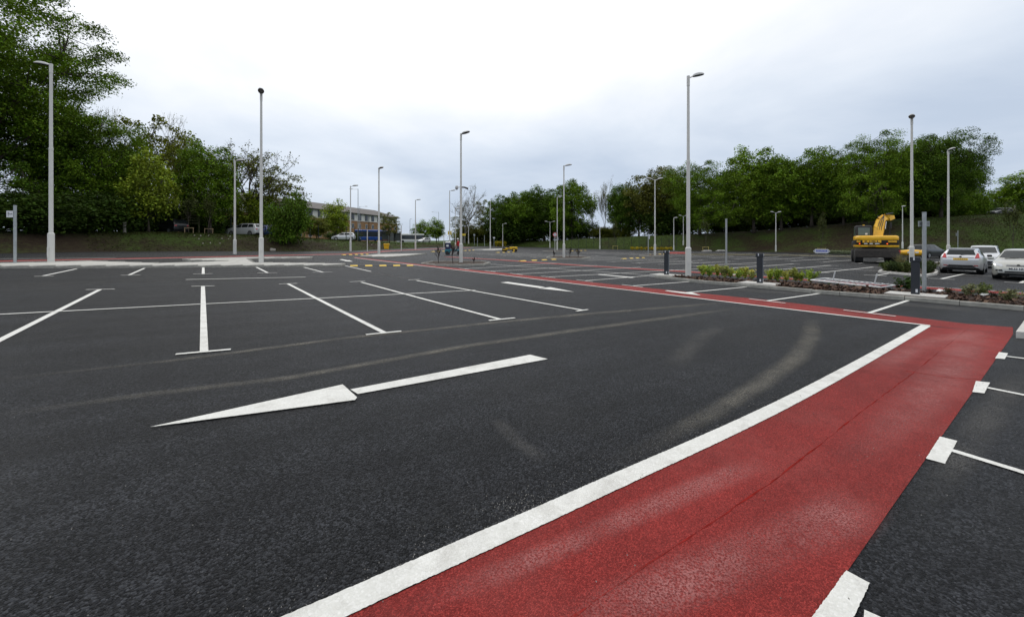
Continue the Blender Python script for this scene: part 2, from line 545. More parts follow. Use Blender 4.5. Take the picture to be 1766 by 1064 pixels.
ORD = ['first', 'second', 'third', 'fourth', 'fifth', 'sixth', 'seventh', 'eighth', 'ninth', 'tenth', 'eleventh', 'twelfth', 'thirteenth', 'fourteenth', 'fifteenth', 'sixteenth', 'seventeenth', 'eighteenth', 'nineteenth', 'twentieth']


def ordn(i):
    return ORD[i] if i < 20 else 'twenty-' + ORD[i - 20]


# ------------------------------------------------------------------ the site: tarmac, ground, banks
def strip_sheet(name, x0, x1, y0, y1, step, m, zoff=0.):
    b = MB()
    n = int((x1 - x0) / step)
    ys = [y0, -20, 0, 20, 60, y1]
    for i in range(n + 1):
        x = x0 + i * step
        for y in ys:
            b.v.append((x, y, G(x) + zoff))
    k = len(ys)
    for i in range(n):
        for j in range(k - 1):
            b.f.append((i * k + j, (i + 1) * k + j, (i + 1) * k + j + 1, i * k + j + 1)); b.m.append(0)
    return tag(b.build(name, m), kind='structure')


park = strip_sheet('car_park', -75, 95, -45, 140, 1.0, 'asphalt')
gb = MB()
gb.add([(3000 * math.cos(i * math.pi / 24), 3000 * math.sin(i * math.pi / 24), -.9) for i in range(48)], [tuple(range(48))])
tag(gb.build('ground', 'bank_turf'), kind='structure')


def build_bank():
    b = MB(); gr = []
    A0, A1, n = R(-128), R(128), 340
    ds = [-.02, .0, .12, .25, .4, .55, .7, .85, 1.0, 1.3]
    ext = [12, 40, 120, 500, 2600]
    rows = len(ds) + len(ext)
    q = random.Random(3)
    for i in range(n + 1):
        a = A0 + (A1 - A0) * i / n
        re, w, hp = site(a)
        px = HX + FPX * math.tan(max(-1.2, min(1.2, a)))
        for k in range(rows):
            if k < len(ds):
                r = re + w * ds[k]
                z = (G(math.sin(a) * re) - .06) if k == 0 else T(math.sin(a) * r, math.cos(a) * r) + (q.uniform(-.07, .07) if k > 1 else .05)
            else:
                r = re + w + ext[k - len(ds)]; z = hp + q.uniform(-.1, .1)
            b.v.append((math.sin(a) * r, math.cos(a) * r, z))
            d = ds[k] if k < len(ds) else 2
            if px < 800:
                g_ = -.16 + .20 * max(0, min(1, (d - .6) / .35)) + .10 * max(0, min(1, (px - 420) / 250))
            elif px < 1180:
                g_ = .06
            else:
                g_ = -.13 + .13 * max(0, min(1, (px - 1500) / 140))
            gr.append(g_)
    for i in range(n):
        for k in range(rows - 1):
            j = i * rows + k
            b.f.append((j, j + rows, j + rows + 1, j + 1)); b.m.append(0)
    o = b.build('bank', 'bank_turf', smooth=80)
    at_ = o.data.attributes.new('green', 'FLOAT', 'POINT')
    at_.data.foreach_set('value', gr)
    return tag(o, kind='structure')


build_bank()

# ------------------------------------------------------------------ painted markings, red surfacing
L_RED, L_DUST, L_WHITE, L_TOP = .004, .0065, .009, .013


def dense(poly, step):
    out = []
    n = len(poly)
    for i in range(n):
        a, c = Vector(poly[i]), Vector(poly[(i + 1) % n])
        k = max(1, int((c - a).length / step))
        for j in range(k):
            out.append(a.lerp(c, j / k))
    return out


def ribbon(name, left, right, z, m, parent=park, step=.5, jit=0., uv=False):
    """sheet between two polylines of equal count, following the tarmac's fall"""
    b = MB(); us = []
    Lp, Rp = [], []
    for i in range(len(left) - 1):
        l0, l1, r0, r1 = Vector(left[i]), Vector(left[i + 1]), Vector(right[i]), Vector(right[i + 1])
        k = max(1, int(max((l1 - l0).length, (r1 - r0).length) / step))
        for j in range(k + (1 if i == len(left) - 2 else 0)):
            Lp.append(l0.lerp(l1, j / k)); Rp.append(r0.lerp(r1, j / k))
    n = len(Lp)
    wid = max((Lp[0] - Rp[0]).length, (Lp[-1] - Rp[-1]).length)
    kx = max(1, int(wid / .6))
    if uv: kx = max(kx, 4)
    for i in range(n):
        for j in range(kx + 1):
            p = Lp[i].lerp(Rp[i], j / kx)
            if jit and j in (0, kx):
                p = p + Vector((rnd.uniform(-jit, jit), rnd.uniform(-jit, jit)))
            b.v.append((p.x, p.y, G(p.x) + z)); us.append((i / (n - 1), j / kx))
    for i in range(n - 1):
        for j in range(kx):
            a = i * (kx + 1) + j
            b.f.append((a, a + 1, a + kx + 2, a + kx + 1)[::-1]); b.m.append(0)
    o = b.build(name, m, parent)
    if o.data.polygons[0].normal.z < 0:
        o.data.flip_normals()
    if uv:
        ul = o.data.uv_layers.new(name='UVMap')
        for lp in o.data.loops:
            ul.data[lp.index].uv = us[lp.vertex_index]
    return o


def line(p0, p1, w=.1, z=L_WHITE, m='white_paint', name='bay_line', jit=None, ext=(0, 0)):
    p0, p1 = Vector(p0), Vector(p1)
    d = (p1 - p0).normalized()
    p0 = p0 - d * ext[0]; p1 = p1 + d * ext[1]
    nrm = Vector((-d.y, d.x)) * w / 2
    near = min(p0.length, p1.length) < 14
    return ribbon(name, [p0 + nrm, p1 + nrm], [p0 - nrm, p1 - nrm], z, m, step=.016 if near else .6, jit=(.0018 if near else 0) if jit is None else jit)


DUSTN = [0]


def pline(pts, w, z, m, name, uv=False, step=.5, jit=0.):
    if uv:      # every dust film lies a hair above the one before
        DUSTN[0] += 1; z = L_DUST + .00013 * DUSTN[0]
    pts = [Vector(p) for p in pts]
    Ls, Rs = [], []
    for i, p in enumerate(pts):
        d = (pts[min(i + 1, len(pts) - 1)] - pts[max(i - 1, 0)]).normalized()
        nv = Vector((-d.y, d.x))
        ww = w[i] if hasattr(w, '__len__') else w
        Ls.append(p + nv * ww / 2); Rs.append(p - nv * ww / 2)
    return ribbon(name, Ls, Rs, z, m, uv=uv, step=step, jit=jit)


def patch(name, pix, z=L_WHITE, m='white_paint', step=.013, jit=.0018):
    pts = dense([at(*p) for p in pix], step)
    b = MB()
    b.add([(p.x + rnd.uniform(-jit, jit), p.y + rnd.uniform(-jit, jit), G(p.x) + z) for p in pts], [tuple(range(len(pts)))])
    o = b.build(name, m, park)
    if o.data.polygons[0].normal.z < 0: o.data.flip_normals()
    return o


# red walkway beside the near aisle and its turn along the far aisle
white_out = [at(490, 1064), at(1000, 843), at(1375, 675), at(1588, 561)]
d0 = (white_out[1] - white_out[0]).normalized()
white_out = [white_out[0] - d0 * 9] + white_out
nr = Vector((d0.y, -d0.x))
white_in = [p + nr * .15 for p in white_out]
def smooth_run(pts, k=8):
    out = []
    for i in range(len(pts) - 1):
        a, b_, c, d_ = pts[max(i - 1, 0)], pts[i], pts[i + 1], pts[min(i + 2, len(pts) - 1)]
        for j in range(k):
            t = j / k
            out.append(.5 * (2 * b_ + (c - a) * t + (2 * a - 5 * b_ + 4 * c - d_) * t * t + (3 * b_ - a - 3 * c + d_) * t ** 3))
    return out + [pts[-1]]


white_out = smooth_run(white_out)
white_in = [p + nr * .15 for p in white_out]
red_right = [at(1403, 1064), at(1461, 986), at(1597, 791), at(1747, 577)]
d1 = (red_right[2] - red_right[0]).normalized()
red_right = smooth_run([red_right[0] - d1 * 9.2] + red_right)
band2_hi = [at(*p) for p in [(1747, 564.6), (1670, 558.7), (1518, 540.5), (1326, 517.8), (1100, 495), (1060, 491), (860, 470), (740, 457.8), (611, 443.5)]]
band2_lo = [at(*p) for p in [(1747, 577), (1604, 562), (1490, 549), (1300, 526.5), (1100, 502.5), (1060, 498), (860, 474), (740, 460.3), (611, 445)]]
walk = ribbon('red_walkway', white_in, red_right, L_RED, 'red_surface', parent=None, step=.4)
tag(walk, kind='structure')
walk2 = ribbon('red_walkway', band2_hi, band2_lo, L_RED, 'red_surface', parent=None, step=.6)
# fill the small overlap area a hair lower so that the two sheets never share a plane
for v in walk2.data.vertices: v.co.z -= .002
tag(walk2, kind='structure')
ribbon('edge_line', white_out, white_in, L_WHITE, 'white_paint', step=.013, jit=.0022)
lo2 = band2_lo[1:]
pline([p for p in lo2], .11, L_WHITE, 'white_paint', 'edge_line', step=.2, jit=.003)
b3 = [at(*p) for p in [(1766, 507.3), (1600, 496.8), (1524, 492), (1181, 468.5), (1000, 457.8), (860, 448.2), (770, 443)]]
b3 = [b3[0] + (b3[0] - b3[1]) * 3] + b3
tag(pline(b3, .95, L_RED, 'red_surface', 'red_walkway'), kind='structure').parent = None
pline([p + Vector((.42, .42)) for p in b3], .09, L_WHITE, 'white_paint', 'edge_line')
rl = [Vector((-34, 8)), at(0, 450.5), at(282, 445), at(450, 441.3), at(530, 439.6), at(600, 438.2), Vector((-15.8, 52)), Vector((-13.5, 66)), Vector((-9, 88))]
tag(pline(rl, 1.25, L_RED, 'red_surface', 'red_walkway'), kind='structure').parent = None
pline([p + Vector((.75, -.3)) for p in rl], .1, L_WHITE, 'white_paint', 'edge_line')
pline([at(0, 446.5), at(120, 446), at(200, 444.6)], .12, L_WHITE, 'white_paint', 'edge_line')
b4 = [at(1145, 436), at(1182, 435.2), at(1190, 437.6), at(1143, 438)]
patch('red_patch', [(1150, 434.6), (1186, 434.8), (1188, 438), (1148, 437.6)], L_RED, 'red_surface', .5, 0)

# seam in the red surfacing
pline([at(1670, 566), at(1572, 646), at(1498, 701), at(1334, 830), at(1079, 1000), at(990, 1064), at(800, 1200)], .006, .0055, mat('red_seam', (.20, .019, .016), 1., var=.4, scale=12, spec=0.), 'seam', step=.1, jit=.006)
pline([at(1562, 640), at(1640, 652), at(1690, 655)], .03, .0049, 'red_seam', 'seam', step=.1, jit=.01)
# dust streaks
pline([at(*p) for p in [(-60, 668), (0, 655), (300, 622), (600, 583), (860, 556), (1010, 542), (1290, 519)]], [.2, .2, .22, .25, .3, .35, .4], L_DUST, 'dust_sand', 'dust_streak', uv=True)
pline([at(*p) for p in [(-80, 735), (0, 716), (260, 680), (500, 652), (800, 598), (1000, 569), (1290, 529)]], [.2, .22, .25, .25, .28, .35, .4], L_DUST, 'dust_sand', 'dust_streak', uv=True)
pline([at(*p) for p in [(1403, 545), (1398, 580), (1372, 620), (1310, 664), (1230, 712), (1130, 764), (1010, 822)]], [.42, .42, .4, .34, .3, .27, .24], L_DUST, 'dust_sand', 'dust_streak', uv=True)
pline([at(*p) for p in [(850, 720), (890, 760), (945, 800)]], .22, L_DUST, 'dust_grey', 'dust_streak', uv=True)
pline([at(*p) for p in [(1150, 640), (1210, 580), (1250, 560)]], .5, L_DUST, 'dust_grey', 'dust_streak', uv=True)
pline([at(*p) for p in [(1210, 486), (1420, 500), (1600, 512), (1766, 528)]], .8, L_DUST - .001, 'dust_sand', 'dust_streak', uv=True)
pline([at(*p) for p in [(1440, 517), (1580, 527), (1700, 538)]], 1.3, L_DUST, 'dust_grey', 'dust_streak', uv=True)
pline([at(*p) for p in [(1240, 497), (1330, 504), (1440, 512)]], 1.5, L_DUST, 'dust_grey', 'dust_streak', uv=True)
pline([at(*p) for p in [(-60, 494), (200, 487), (480, 481), (700, 476)]], .35, L_DUST, 'dust_grey', 'dust_streak', uv=True)
pline([at(*p) for p in [(600, 466), (700, 480), (800, 497), (900, 515)]], .6, L_DUST, 'dust_grey', 'dust_streak', uv=True)
pline([at(*p) for p in [(1766, 640), (1705, 720), (1640, 810), (1560, 900)]], [.4, .4, .3, .24], L_DUST, 'dust_grey', 'dust_streak', uv=True)
pline([at(*p) for p in [(1685, 560), (1630, 650), (1560, 718), (1470, 795), (1400, 850)]], [.7, .7, .55, .4, .3], L_DUST, 'dust_pink', 'dust_streak', uv=True)
pline([at(*p) for p in [(1500, 850), (1440, 895), (1300, 955), (1080, 1045), (960, 1100)]], [.42, .46, .42, .36, .3], L_DUST, 'dust_pink', 'dust_streak', uv=True)
pline([at(*p) for p in [(1330, 790), (1150, 865), (900, 975), (640, 1080)]], [.3, .25, .2, .2], L_DUST, 'dust_pink', 'dust_streak', uv=True)
pline([at(*p) for p in [(1700, 573), (1600, 590), (1500, 640)]], .5, L_DUST, 'dust_pink', 'dust_streak', uv=True)

# loose grit swept against the white edge line and the kerbs
gq = random.Random(31)
gb_ = MB()
for k in range(2600):
    i = gq.randrange(len(white_out) - 1)
    if gq.random() < .55:
        p = white_out[i].lerp(white_out[i + 1], gq.random()) - nr * abs(gq.gauss(0, .12))
    else:
        p = Vector((gq.uniform(-5, 7), gq.uniform(1.5, 9)))
    sz = gq.uniform(.0015, .005)
    M = Matrix.Rotation(gq.uniform(0, 6.3), 3, 'Z') @ Matrix.Rotation(gq.uniform(0, 1), 3, 'X')
    vs = [M @ Vector(v) * sz + Vector((p.x, p.y, G(p.x) + .012)) for v in ((1, 0, -.5), (-.6, .9, -.5), (-.6, -.8, -.5), (0, 0, .9))]
    gb_.add(vs, [(0, 1, 3), (1, 2, 3), (2, 0, 3), (0, 2, 1)])
tag(gb_.build('grit', mat('grit_stone', (.20, .19, .175), .9, var=.4), park), kind='stuff')

# bays of the left lot
for (a, c) in [((172, 500), (-160, 668)), ((350, 494), (352, 607)), ((497, 490), (662, 574)), ((623, 487), (862, 551)), ((718, 484), (1008, 536))]:
    line(at(*a), at(*c), .1)
for (a, c) in [((303, 612), (398, 603.5)), ((631, 578), (692, 572)), ((843, 553.5), (888, 549)), ((994, 537.5), (1014, 534.5)), ((148, 500.2), (198, 499.2)), ((330, 494.4), (370, 493.6)), ((481, 490.3), (513, 489.3)), ((603, 486.6), (630, 485.2)), ((704, 483.2), (724, 482.4))]:
    line(at(*a), at(*c), .075, z=L_TOP)
line(at(0, 543), at(350, 525), .08, name='row_line', z=L_TOP, ext=(10, 0)); line(at(350, 525), at(820, 501), .08, name='row_line', z=L_TOP)
pline([at(320, 482.5), at(527, 478.2)], .1, L_WHITE, 'white_paint', 'row_line')
line(at(595, 458.6), at(640, 468.6), .1, name='row_line')
pline([at(636, 467.8), at(704, 481.4)], .16, L_DUST, 'dust_grey', 'dust_streak', uv=True)
for (a, c) in [((75, 476), (132, 464)), ((223, 474.5), (249, 463)), ((350.5, 473), (350.5, 461.5)), ((462, 471), (442, 461)), ((558, 470), (524, 461.2))]:
    line(at(*a), at(*c), .1)
for (x, y) in [(76, 477), (225, 475), (350, 472.6), (461, 471), (556, 469.8)]:
    line(at(x - 17, y + .25), at(x + 17, y - .25), .075, z=L_TOP)

# arrows
patch('arrow_marking', [(914, 612.5), (945, 620), (617, 680.5), (604, 672.5)])
patch('arrow_marking', [(591, 664.5), (616, 687), (612, 691.5), (258, 738.5)], L_TOP)
patch('arrow_marking', [(863, 487.5), (876, 486.5), (940, 495.4), (931, 497.2)])
patch('arrow_marking', [(929, 498), (949, 495.8), (991, 504.2)], L_TOP)
patch('arrow_marking', [(585, 448), (590, 447.4), (600, 449.3), (596, 450.3)])
patch('arrow_marking', [(594, 450.7), (602, 449), (608.5, 451.6)], L_TOP)
patch('arrow_marking', [(1146, 502), (1151, 501.4), (1187, 505.4), (1181, 507.2)], L_TOP)
patch('arrow_marking', [(1176, 506.6), (1192, 504.8), (1209, 510.4)], L_TOP + .004)
patch('arrow_marking', [(1030, 474), (1034, 473.4), (1095, 478.6), (1089, 479.6)])

# square bay-end marks by the near walkway
for q in [[(1459, 985.6), (1500.6, 1007.7), (1473.5, 1064), (1440, 1120), (1370, 1110), (1402, 1064)], [(1621, 754), (1651, 761.6), (1629.6, 801), (1596.6, 792)], [(1683, 658), (1707.5, 660.6), (1697.6, 679.3), (1677, 677)], [(1723, 608), (1738.5, 610), (1733, 620), (1716, 618.8)]]:
    patch('bay_square', q)
for a, c in [((1639.5, 777), (1766, 816)), ((1704, 669.5), (1766, 682)), ((1736, 615.2), (1766, 618.8)), ((1490, 1062), (1760, 1190))]:
    line(at(*a), at(*c), .07, ext=(0, 4))

# grid of the right-hand lots
O = at(1604, 562)
va = Vector((math.cos(R(130.5)), math.sin(R(130.5)))); vb = Vector((math.cos(R(34.5)), math.sin(R(34.5))))


def gp(s, t):
    return O + va * s + vb * t


for (a, c) in [((1498, 540.5), (1566, 518.5)), ((1322, 519.5), (1420, 505.5)), ((1178, 505.5), (1302, 493.8)), ((1090, 493.5), (1206, 484.8)), ((1008, 484.5), (1135, 474.5)), ((945, 478), (1210, 463.5)), ((890, 473), (1105, 461)), ((845, 468.3), (1030, 458)), ((800, 464), (960, 454))]:
    line(at(*a), at(*c), .095)
    p = at(*a); dd = (at(a[0] - 20, a[1] - 2.4) - p).normalized()
    line(p - dd * .5, p + dd * .5, .08, z=L_TOP)
line(at(1135, 475.8), at(845, 455.8), .095, name='row_line', z=L_TOP)
for t0 in (16.5, 32, 47.5, 63):
    for k in range(34):
        s = -36 + 2.4 * k
        a = gp(s, t0); c = gp(s, t0 + 9.6)
        if inside(a.x, a.y, 3) and inside(c.x, c.y, 3) and (t0 > 17 or s > -14):
            line(a, c, .12, jit=0)
            for e in (0, 9.6):
                line(gp(s - .45, t0 + e), gp(s + .45, t0 + e), .11, z=L_TOP, jit=0)
    s0, s1 = -36, 43
    pts = [gp(s, t0 + 4.8) for s in range(s0, s1, 2)]
    pts = [p for p in pts if inside(p.x, p.y, 3)]
    if len(pts) > 1: line(pts[0], pts[-1], .09, z=L_TOP, name='row_line', jit=0)
pline([at(1190, 439.4), at(1300, 440.0), at(1400, 441.4), at(1468, 443.1)], .35, L_WHITE, 'yellow_paint', 'kerb_line')
pline([at(1190, 438.2), at(1300, 438.8), at(1400, 440.0), at(1468, 441.6)], .25, L_WHITE, 'yellow_paint', 'kerb_line')

# ------------------------------------------------------------------ kerbed islands
def kerb_mesh(name, m):
    b = MB()
    pr = [(-.0625, -.05), (.0625, -.05), (.0625, .105), (.05, .12), (-.0625, .12)]
    n = len(pr)
    b.add([(-.5, p[0], p[1]) for p in pr] + [(.5, p[0], p[1]) for p in pr],
          [tuple(range(n))[::-1], tuple(range(n, 2 * n))] + [(i, (i + 1) % n, (i + 1) % n + n, i + n) for i in range(n)])
    me = bpy.data.meshes.new(name); me.from_pydata(b.v, [], b.f); me.materials.append(MATS[m])
    return me


KERB = {m: kerb_mesh('kerb_stone', m) for m in ('kerb_concrete', 'kerb_pale')}


def area2(p):
    return sum(p[i].x * p[(i + 1) % len(p)].y - p[(i + 1) % len(p)].x * p[i].y for i in range(len(p)))


def kerb_run(parent, pts, m, closed=True, unit=.92, hscale=1.0):
    n = len(pts)
    for i in range(n if closed else n - 1):
        a, c = pts[i], pts[(i + 1) % n]
        ln = (c - a).length
        k = max(1, round(ln / unit))
        d = (c - a) / k
        nv = Vector((d.y, -d.x)).normalized()      # outward for a counter-clockwise outline
        for j in range(k):
            p = a + d * (j + .5) - nv * .0625
            o = link('kerb_stone', KERB[m], parent)
            o.location = (p.x, p.y, G(p.x) + rnd.uniform(-.004, .004))
            sl = (G(p.x + d.x / 2) - G(p.x - d.x / 2)) / max(d.length, .01)
            o.rotation_euler = (0, -math.atan(sl), math.atan2(d.y, d.x) + math.pi + rnd.uniform(-.006, .006))
            o.scale = (max(d.length - .012, .1), 1, hscale)


def inset_poly(pts, w):
    n = len(pts); out = []
    for i in range(n):
        a, p, c = pts[i - 1], pts[i], pts[(i + 1) % n]
        d1 = (p - a).normalized(); d2 = (c - p).normalized()
        n1 = Vector((-d1.y, d1.x)); n2 = Vector((-d2.y, d2.x))
        nn = n1 + n2
        nn = nn.normalized() if nn.length > .1 else n1
        out.append(p + nn * (w / max(nn.dot(n1), .5)))
    return out


def island(name, label, pts, fill='soil', kerb='kerb_concrete', ztop=.105, unit=.92, rough=0.):
    pts = [Vector(p) for p in pts]
    if area2(pts) < 0: pts = pts[::-1]
    root = link(name, None)
    root.empty_display_size = .2
    tag(root, label, kind='structure')
    kerb_run(root, pts, kerb, unit=unit)
    inn = dense(inset_poly(pts, .12), .5)
    b = MB()
    n = len(inn)
    b.add([(p.x, p.y, G(p.x) + ztop) for p in inn] + [(p.x, p.y, G(p.x) - .05) for p in inn], [tuple(range(n))] + [(i, (i + 1) % n, (i + 1) % n + n, i + n)[::-1] for i in range(n)])
    b.build('fill' if fill != 'soil' else 'soil_bed', fill, root)
    return root, inn


def pip(p, poly):
    c = False; j = len(poly) - 1
    for i in range(len(poly)):
        if ((poly[i].y > p.y) != (poly[j].y > p.y)) and (p.x < (poly[j].x - poly[i].x) * (p.y - poly[i].y) / (poly[j].y - poly[i].y) + poly[i].x):
            c = not c
        j = i
    return c


PX = lambda l: [at(*p) for p in l]
islA, innA = island('paved_island', 'long pale paved island at the foot of the left lamp posts',
                    PX([(-260, 466), (0, 463.2), (300, 462), (588, 460.2), (596, 458), (560, 457), (440, 455.6), (428, 448.5), (537, 447), (540, 445.4), (424, 446.2), (314, 449.6), (324, 451.4), (392, 453), (330, 455.6), (275, 457), (158, 453.2), (0, 457.6), (-260, 460)]), 'footway', 'kerb_concrete', unit=.92)
# paving slabs
sm = MB().box((0, 0, .03), (.594, .594, .06)); sme = bpy.data.meshes.new('paving_slab'); sme.from_pydata(sm.v, [], sm.f); sme.materials.append(MATS['slab'])
ang = math.atan2(*(at(588, 460) - at(0, 463)).yx)
ca, sa = math.cos(ang), math.sin(ang)
cand = []
for i in range(-40, 60):
    for j in range(-4, 16):
        lx, ly = i * .6, j * .6
        p = at(300, 461) + Vector((lx * ca - ly * sa, lx * sa + ly * ca))
        if all(pip(p + Vector((dx, dy)), innA) for dx in (-.33, .33) for dy in (-.33, .33)):
            cand.append(p)
for p in sorted(cand, key=lambda q: q.length)[:295]:
    o = link('paving_slab', sme, islA)
    o.location = (p.x, p.y, G(p.x) + .055 + rnd.uniform(-.003, .003)); o.rotation_euler = (0, math.atan(.02), ang)

island('paved_island', 'small pale triangular island round the lone lamp post', PX([(619, 443.6), (650, 440.2), (735, 438.9), (700, 443), (662, 445.4)]), 'footway', 'kerb_concrete', unit=1.2)
island('paved_island', 'pale traffic island in the far middle beside the road roller', PX([(815, 431.6), (870, 429.6), (876, 430.6), (850, 432.6)]), 'footway', 'kerb_pale', unit=1.4)
island('planter', 'oval kerbed planter with twiggy saplings and lamp post', PX([(726, 456.2), (745, 453.2), (790, 452.2), (832, 452.8), (846, 455.2), (834, 458.4), (790, 459.4), (747, 458.8)]))
island('planter', 'kerbed planter with bare twigs round the middle lamp post', PX([(942, 445.2), (955, 443.2), (1000, 443.2), (1019, 445.6), (1005, 447.8), (960, 447.8)]))
island('planter', 'far kerbed planter beside the round sign', PX([(936, 434), (960, 432.6), (985, 433.2), (960, 434.8)]))
island('planter', 'kerbed planter with double lamp post', PX([(1102, 442), (1118, 440.4), (1146, 440.2), (1148, 442), (1125, 443.4)]))
PG, innG = island('planter', 'kerbed planter with dense low plants beside the silver hatchback', PX([(1514, 470.5), (1530, 461.5), (1600, 464), (1619, 470), (1616, 474.5), (1596, 478)]), kerb='kerb_pale')
island('planter', 'small kerbed planter end behind the silver hatchback', PX([(1600, 457), (1622, 453), (1660, 455), (1640, 461)]), kerb='kerb_pale')
frontF = PX([(1129, 479.4), (1211, 488.8), (1326, 498.5), (1400, 505.5), (1500, 513.5), (1560, 518), (1766, 536.4)])
frontF = frontF + [frontF[-1] + (frontF[-1] - frontF[-2]) * 2]
backF = [p + vb * w for p, w in zip(frontF, [.35, 1.7, 2.2, 2.2, 2.2, 2.2, 2.2, 2.2])]
PF, innF = island('planter', 'long kerbed bark-mulch planter with three dark bollards', frontF + backF[::-1])
ck = link('kerb_return', None); tag(ck, 'pale kerb run beside the end of the red walkway', kind='structure')
cpts = [at(1752, 583), at(1781, 541), at(1800, 545), at(1766, 584)]
if area2(cpts) < 0: cpts = cpts[::-1]
cb = MB().prism([Vector((p.x, p.y)) for p in cpts], -.5, .12)
cb.v = [(x, y, G(x) + (z if z > 0 else -.05)) for x, y, z in cb.v]
cb.build('kerb_stone', 'kerb_pale', ck)
# concrete footings of the bollards
BOL = [at(1149.5, 478.2), at(1310.5, 493.6), at(1578.5, 514.2)]
BDIR = math.atan2(*(frontF[3] - frontF[1]).yx)
for p in BOL:
    o = MB().box((0, 0, .06), (1.35, .95, .135)).build('footing', 'kerb_pale', PF)
    q = p + vb * .05
    o.location = (q.x, q.y, G(q.x)); o.rotation_euler = (0, 0, BDIR)


def scatter_in(poly, n, q):
    x0, x1 = min(p.x for p in poly), max(p.x for p in poly); y0, y1 = min(p.y for p in poly), max(p.y for p in poly)
    out = []
    while len(out) < n:
        p = Vector((q.uniform(x0, x1), q.uniform(y0, y1)))
        if pip(p, poly): out.append(p)
    return out


mq = random.Random(11)
mb = MB()
for p in scatter_in(innF, 9000, mq):
    if any(abs((p - b_).dot(va)) < .75 and (p - b_).dot(vb) < .5 for b_ in BOL): continue
    l, w = mq.uniform(.02, .075), mq.uniform(.012, .04)
    M = Matrix.Rotation(mq.uniform(0, 6.3), 3, 'Z') @ Matrix.Rotation(mq.gauss(0, .5), 3, 'X') @ Matrix.Rotation(mq.gauss(0, .5), 3, 'Y')
    z = G(p.x) + .115 + mq.random() ** 2 * .07
    q4 = [M @ Vector((sx * l, sy * w, 0)) + Vector((p.x, p.y, z)) for sx, sy in ((-1, -1), (1, -1), (1, 1), (-1, 1))]
    mb.add(q4, [(0, 1, 2, 3)], mq.choice([0, 0, 1, 2]))
tag(mb.build('bark_mulch', ['mulch', mat('mulch_dark', (.03, .017, .012), .9, var=.5), mat('mulch_pale', (.14, .085, .055), .9, var=.4)], PF), kind='stuff')


# ------------------------------------------------------------------ vegetation
def leaves_to_mesh(name, C, Nn, size, m, asp=.62, seed=0, shade=None):
    """one bent leaf (two triangles) per centre"""
    g = np.random.default_rng(seed)
    n = len(C)
    up = np.where(np.abs(Nn[:, 2:3]) > .9, np.array([[1., 0, 0]]), np.array([[0, 0, 1.]]))
    u = np.cross(Nn, up); u /= np.linalg.norm(u, axis=1, keepdims=True)
    w = np.cross(Nn, u)
    a = g.uniform(0, 2 * np.pi, (n, 1))
    u2 = u * np.cos(a) + w * np.sin(a); w2 = -u * np.sin(a) + w * np.cos(a)
    s = size * g.uniform(.65, 1.35, (n, 1))
    bend = Nn * s * .25
    V = np.stack([C - u2 * s, C - w2 * s * asp + bend, C + u2 * s, C + w2 * s * asp + bend], 1).reshape(-1, 3)
    me = bpy.data.meshes.new(name)
    me.vertices.add(4 * n); me.vertices.foreach_set('co', V.ravel())
    me.loops.add(4 * n); me.loops.foreach_set('vertex_index', np.arange(4 * n, dtype=np.int32))
    me.polygons.add(n); me.polygons.foreach_set('loop_start', np.arange(0, 4 * n, 4, dtype=np.int32))
    me.polygons.foreach_set('loop_total', np.full(n, 4, dtype=np.int32))
    me.materials.append(MATS[m])
    me.update(calc_edges=True)
    a_ = me.attributes.new('tone', 'FLOAT', 'FACE')
    a_.data.foreach_set('value', (shade if shade is not None else np.ones(n)).astype(np.float32))
    return me


def unitv(g, n, upb=.5):
    v = g.normal(size=(n, 3)); v[:, 2] = np.abs(v[:, 2]) + upb
    return v / np.linalg.norm(v, axis=1, keepdims=True)


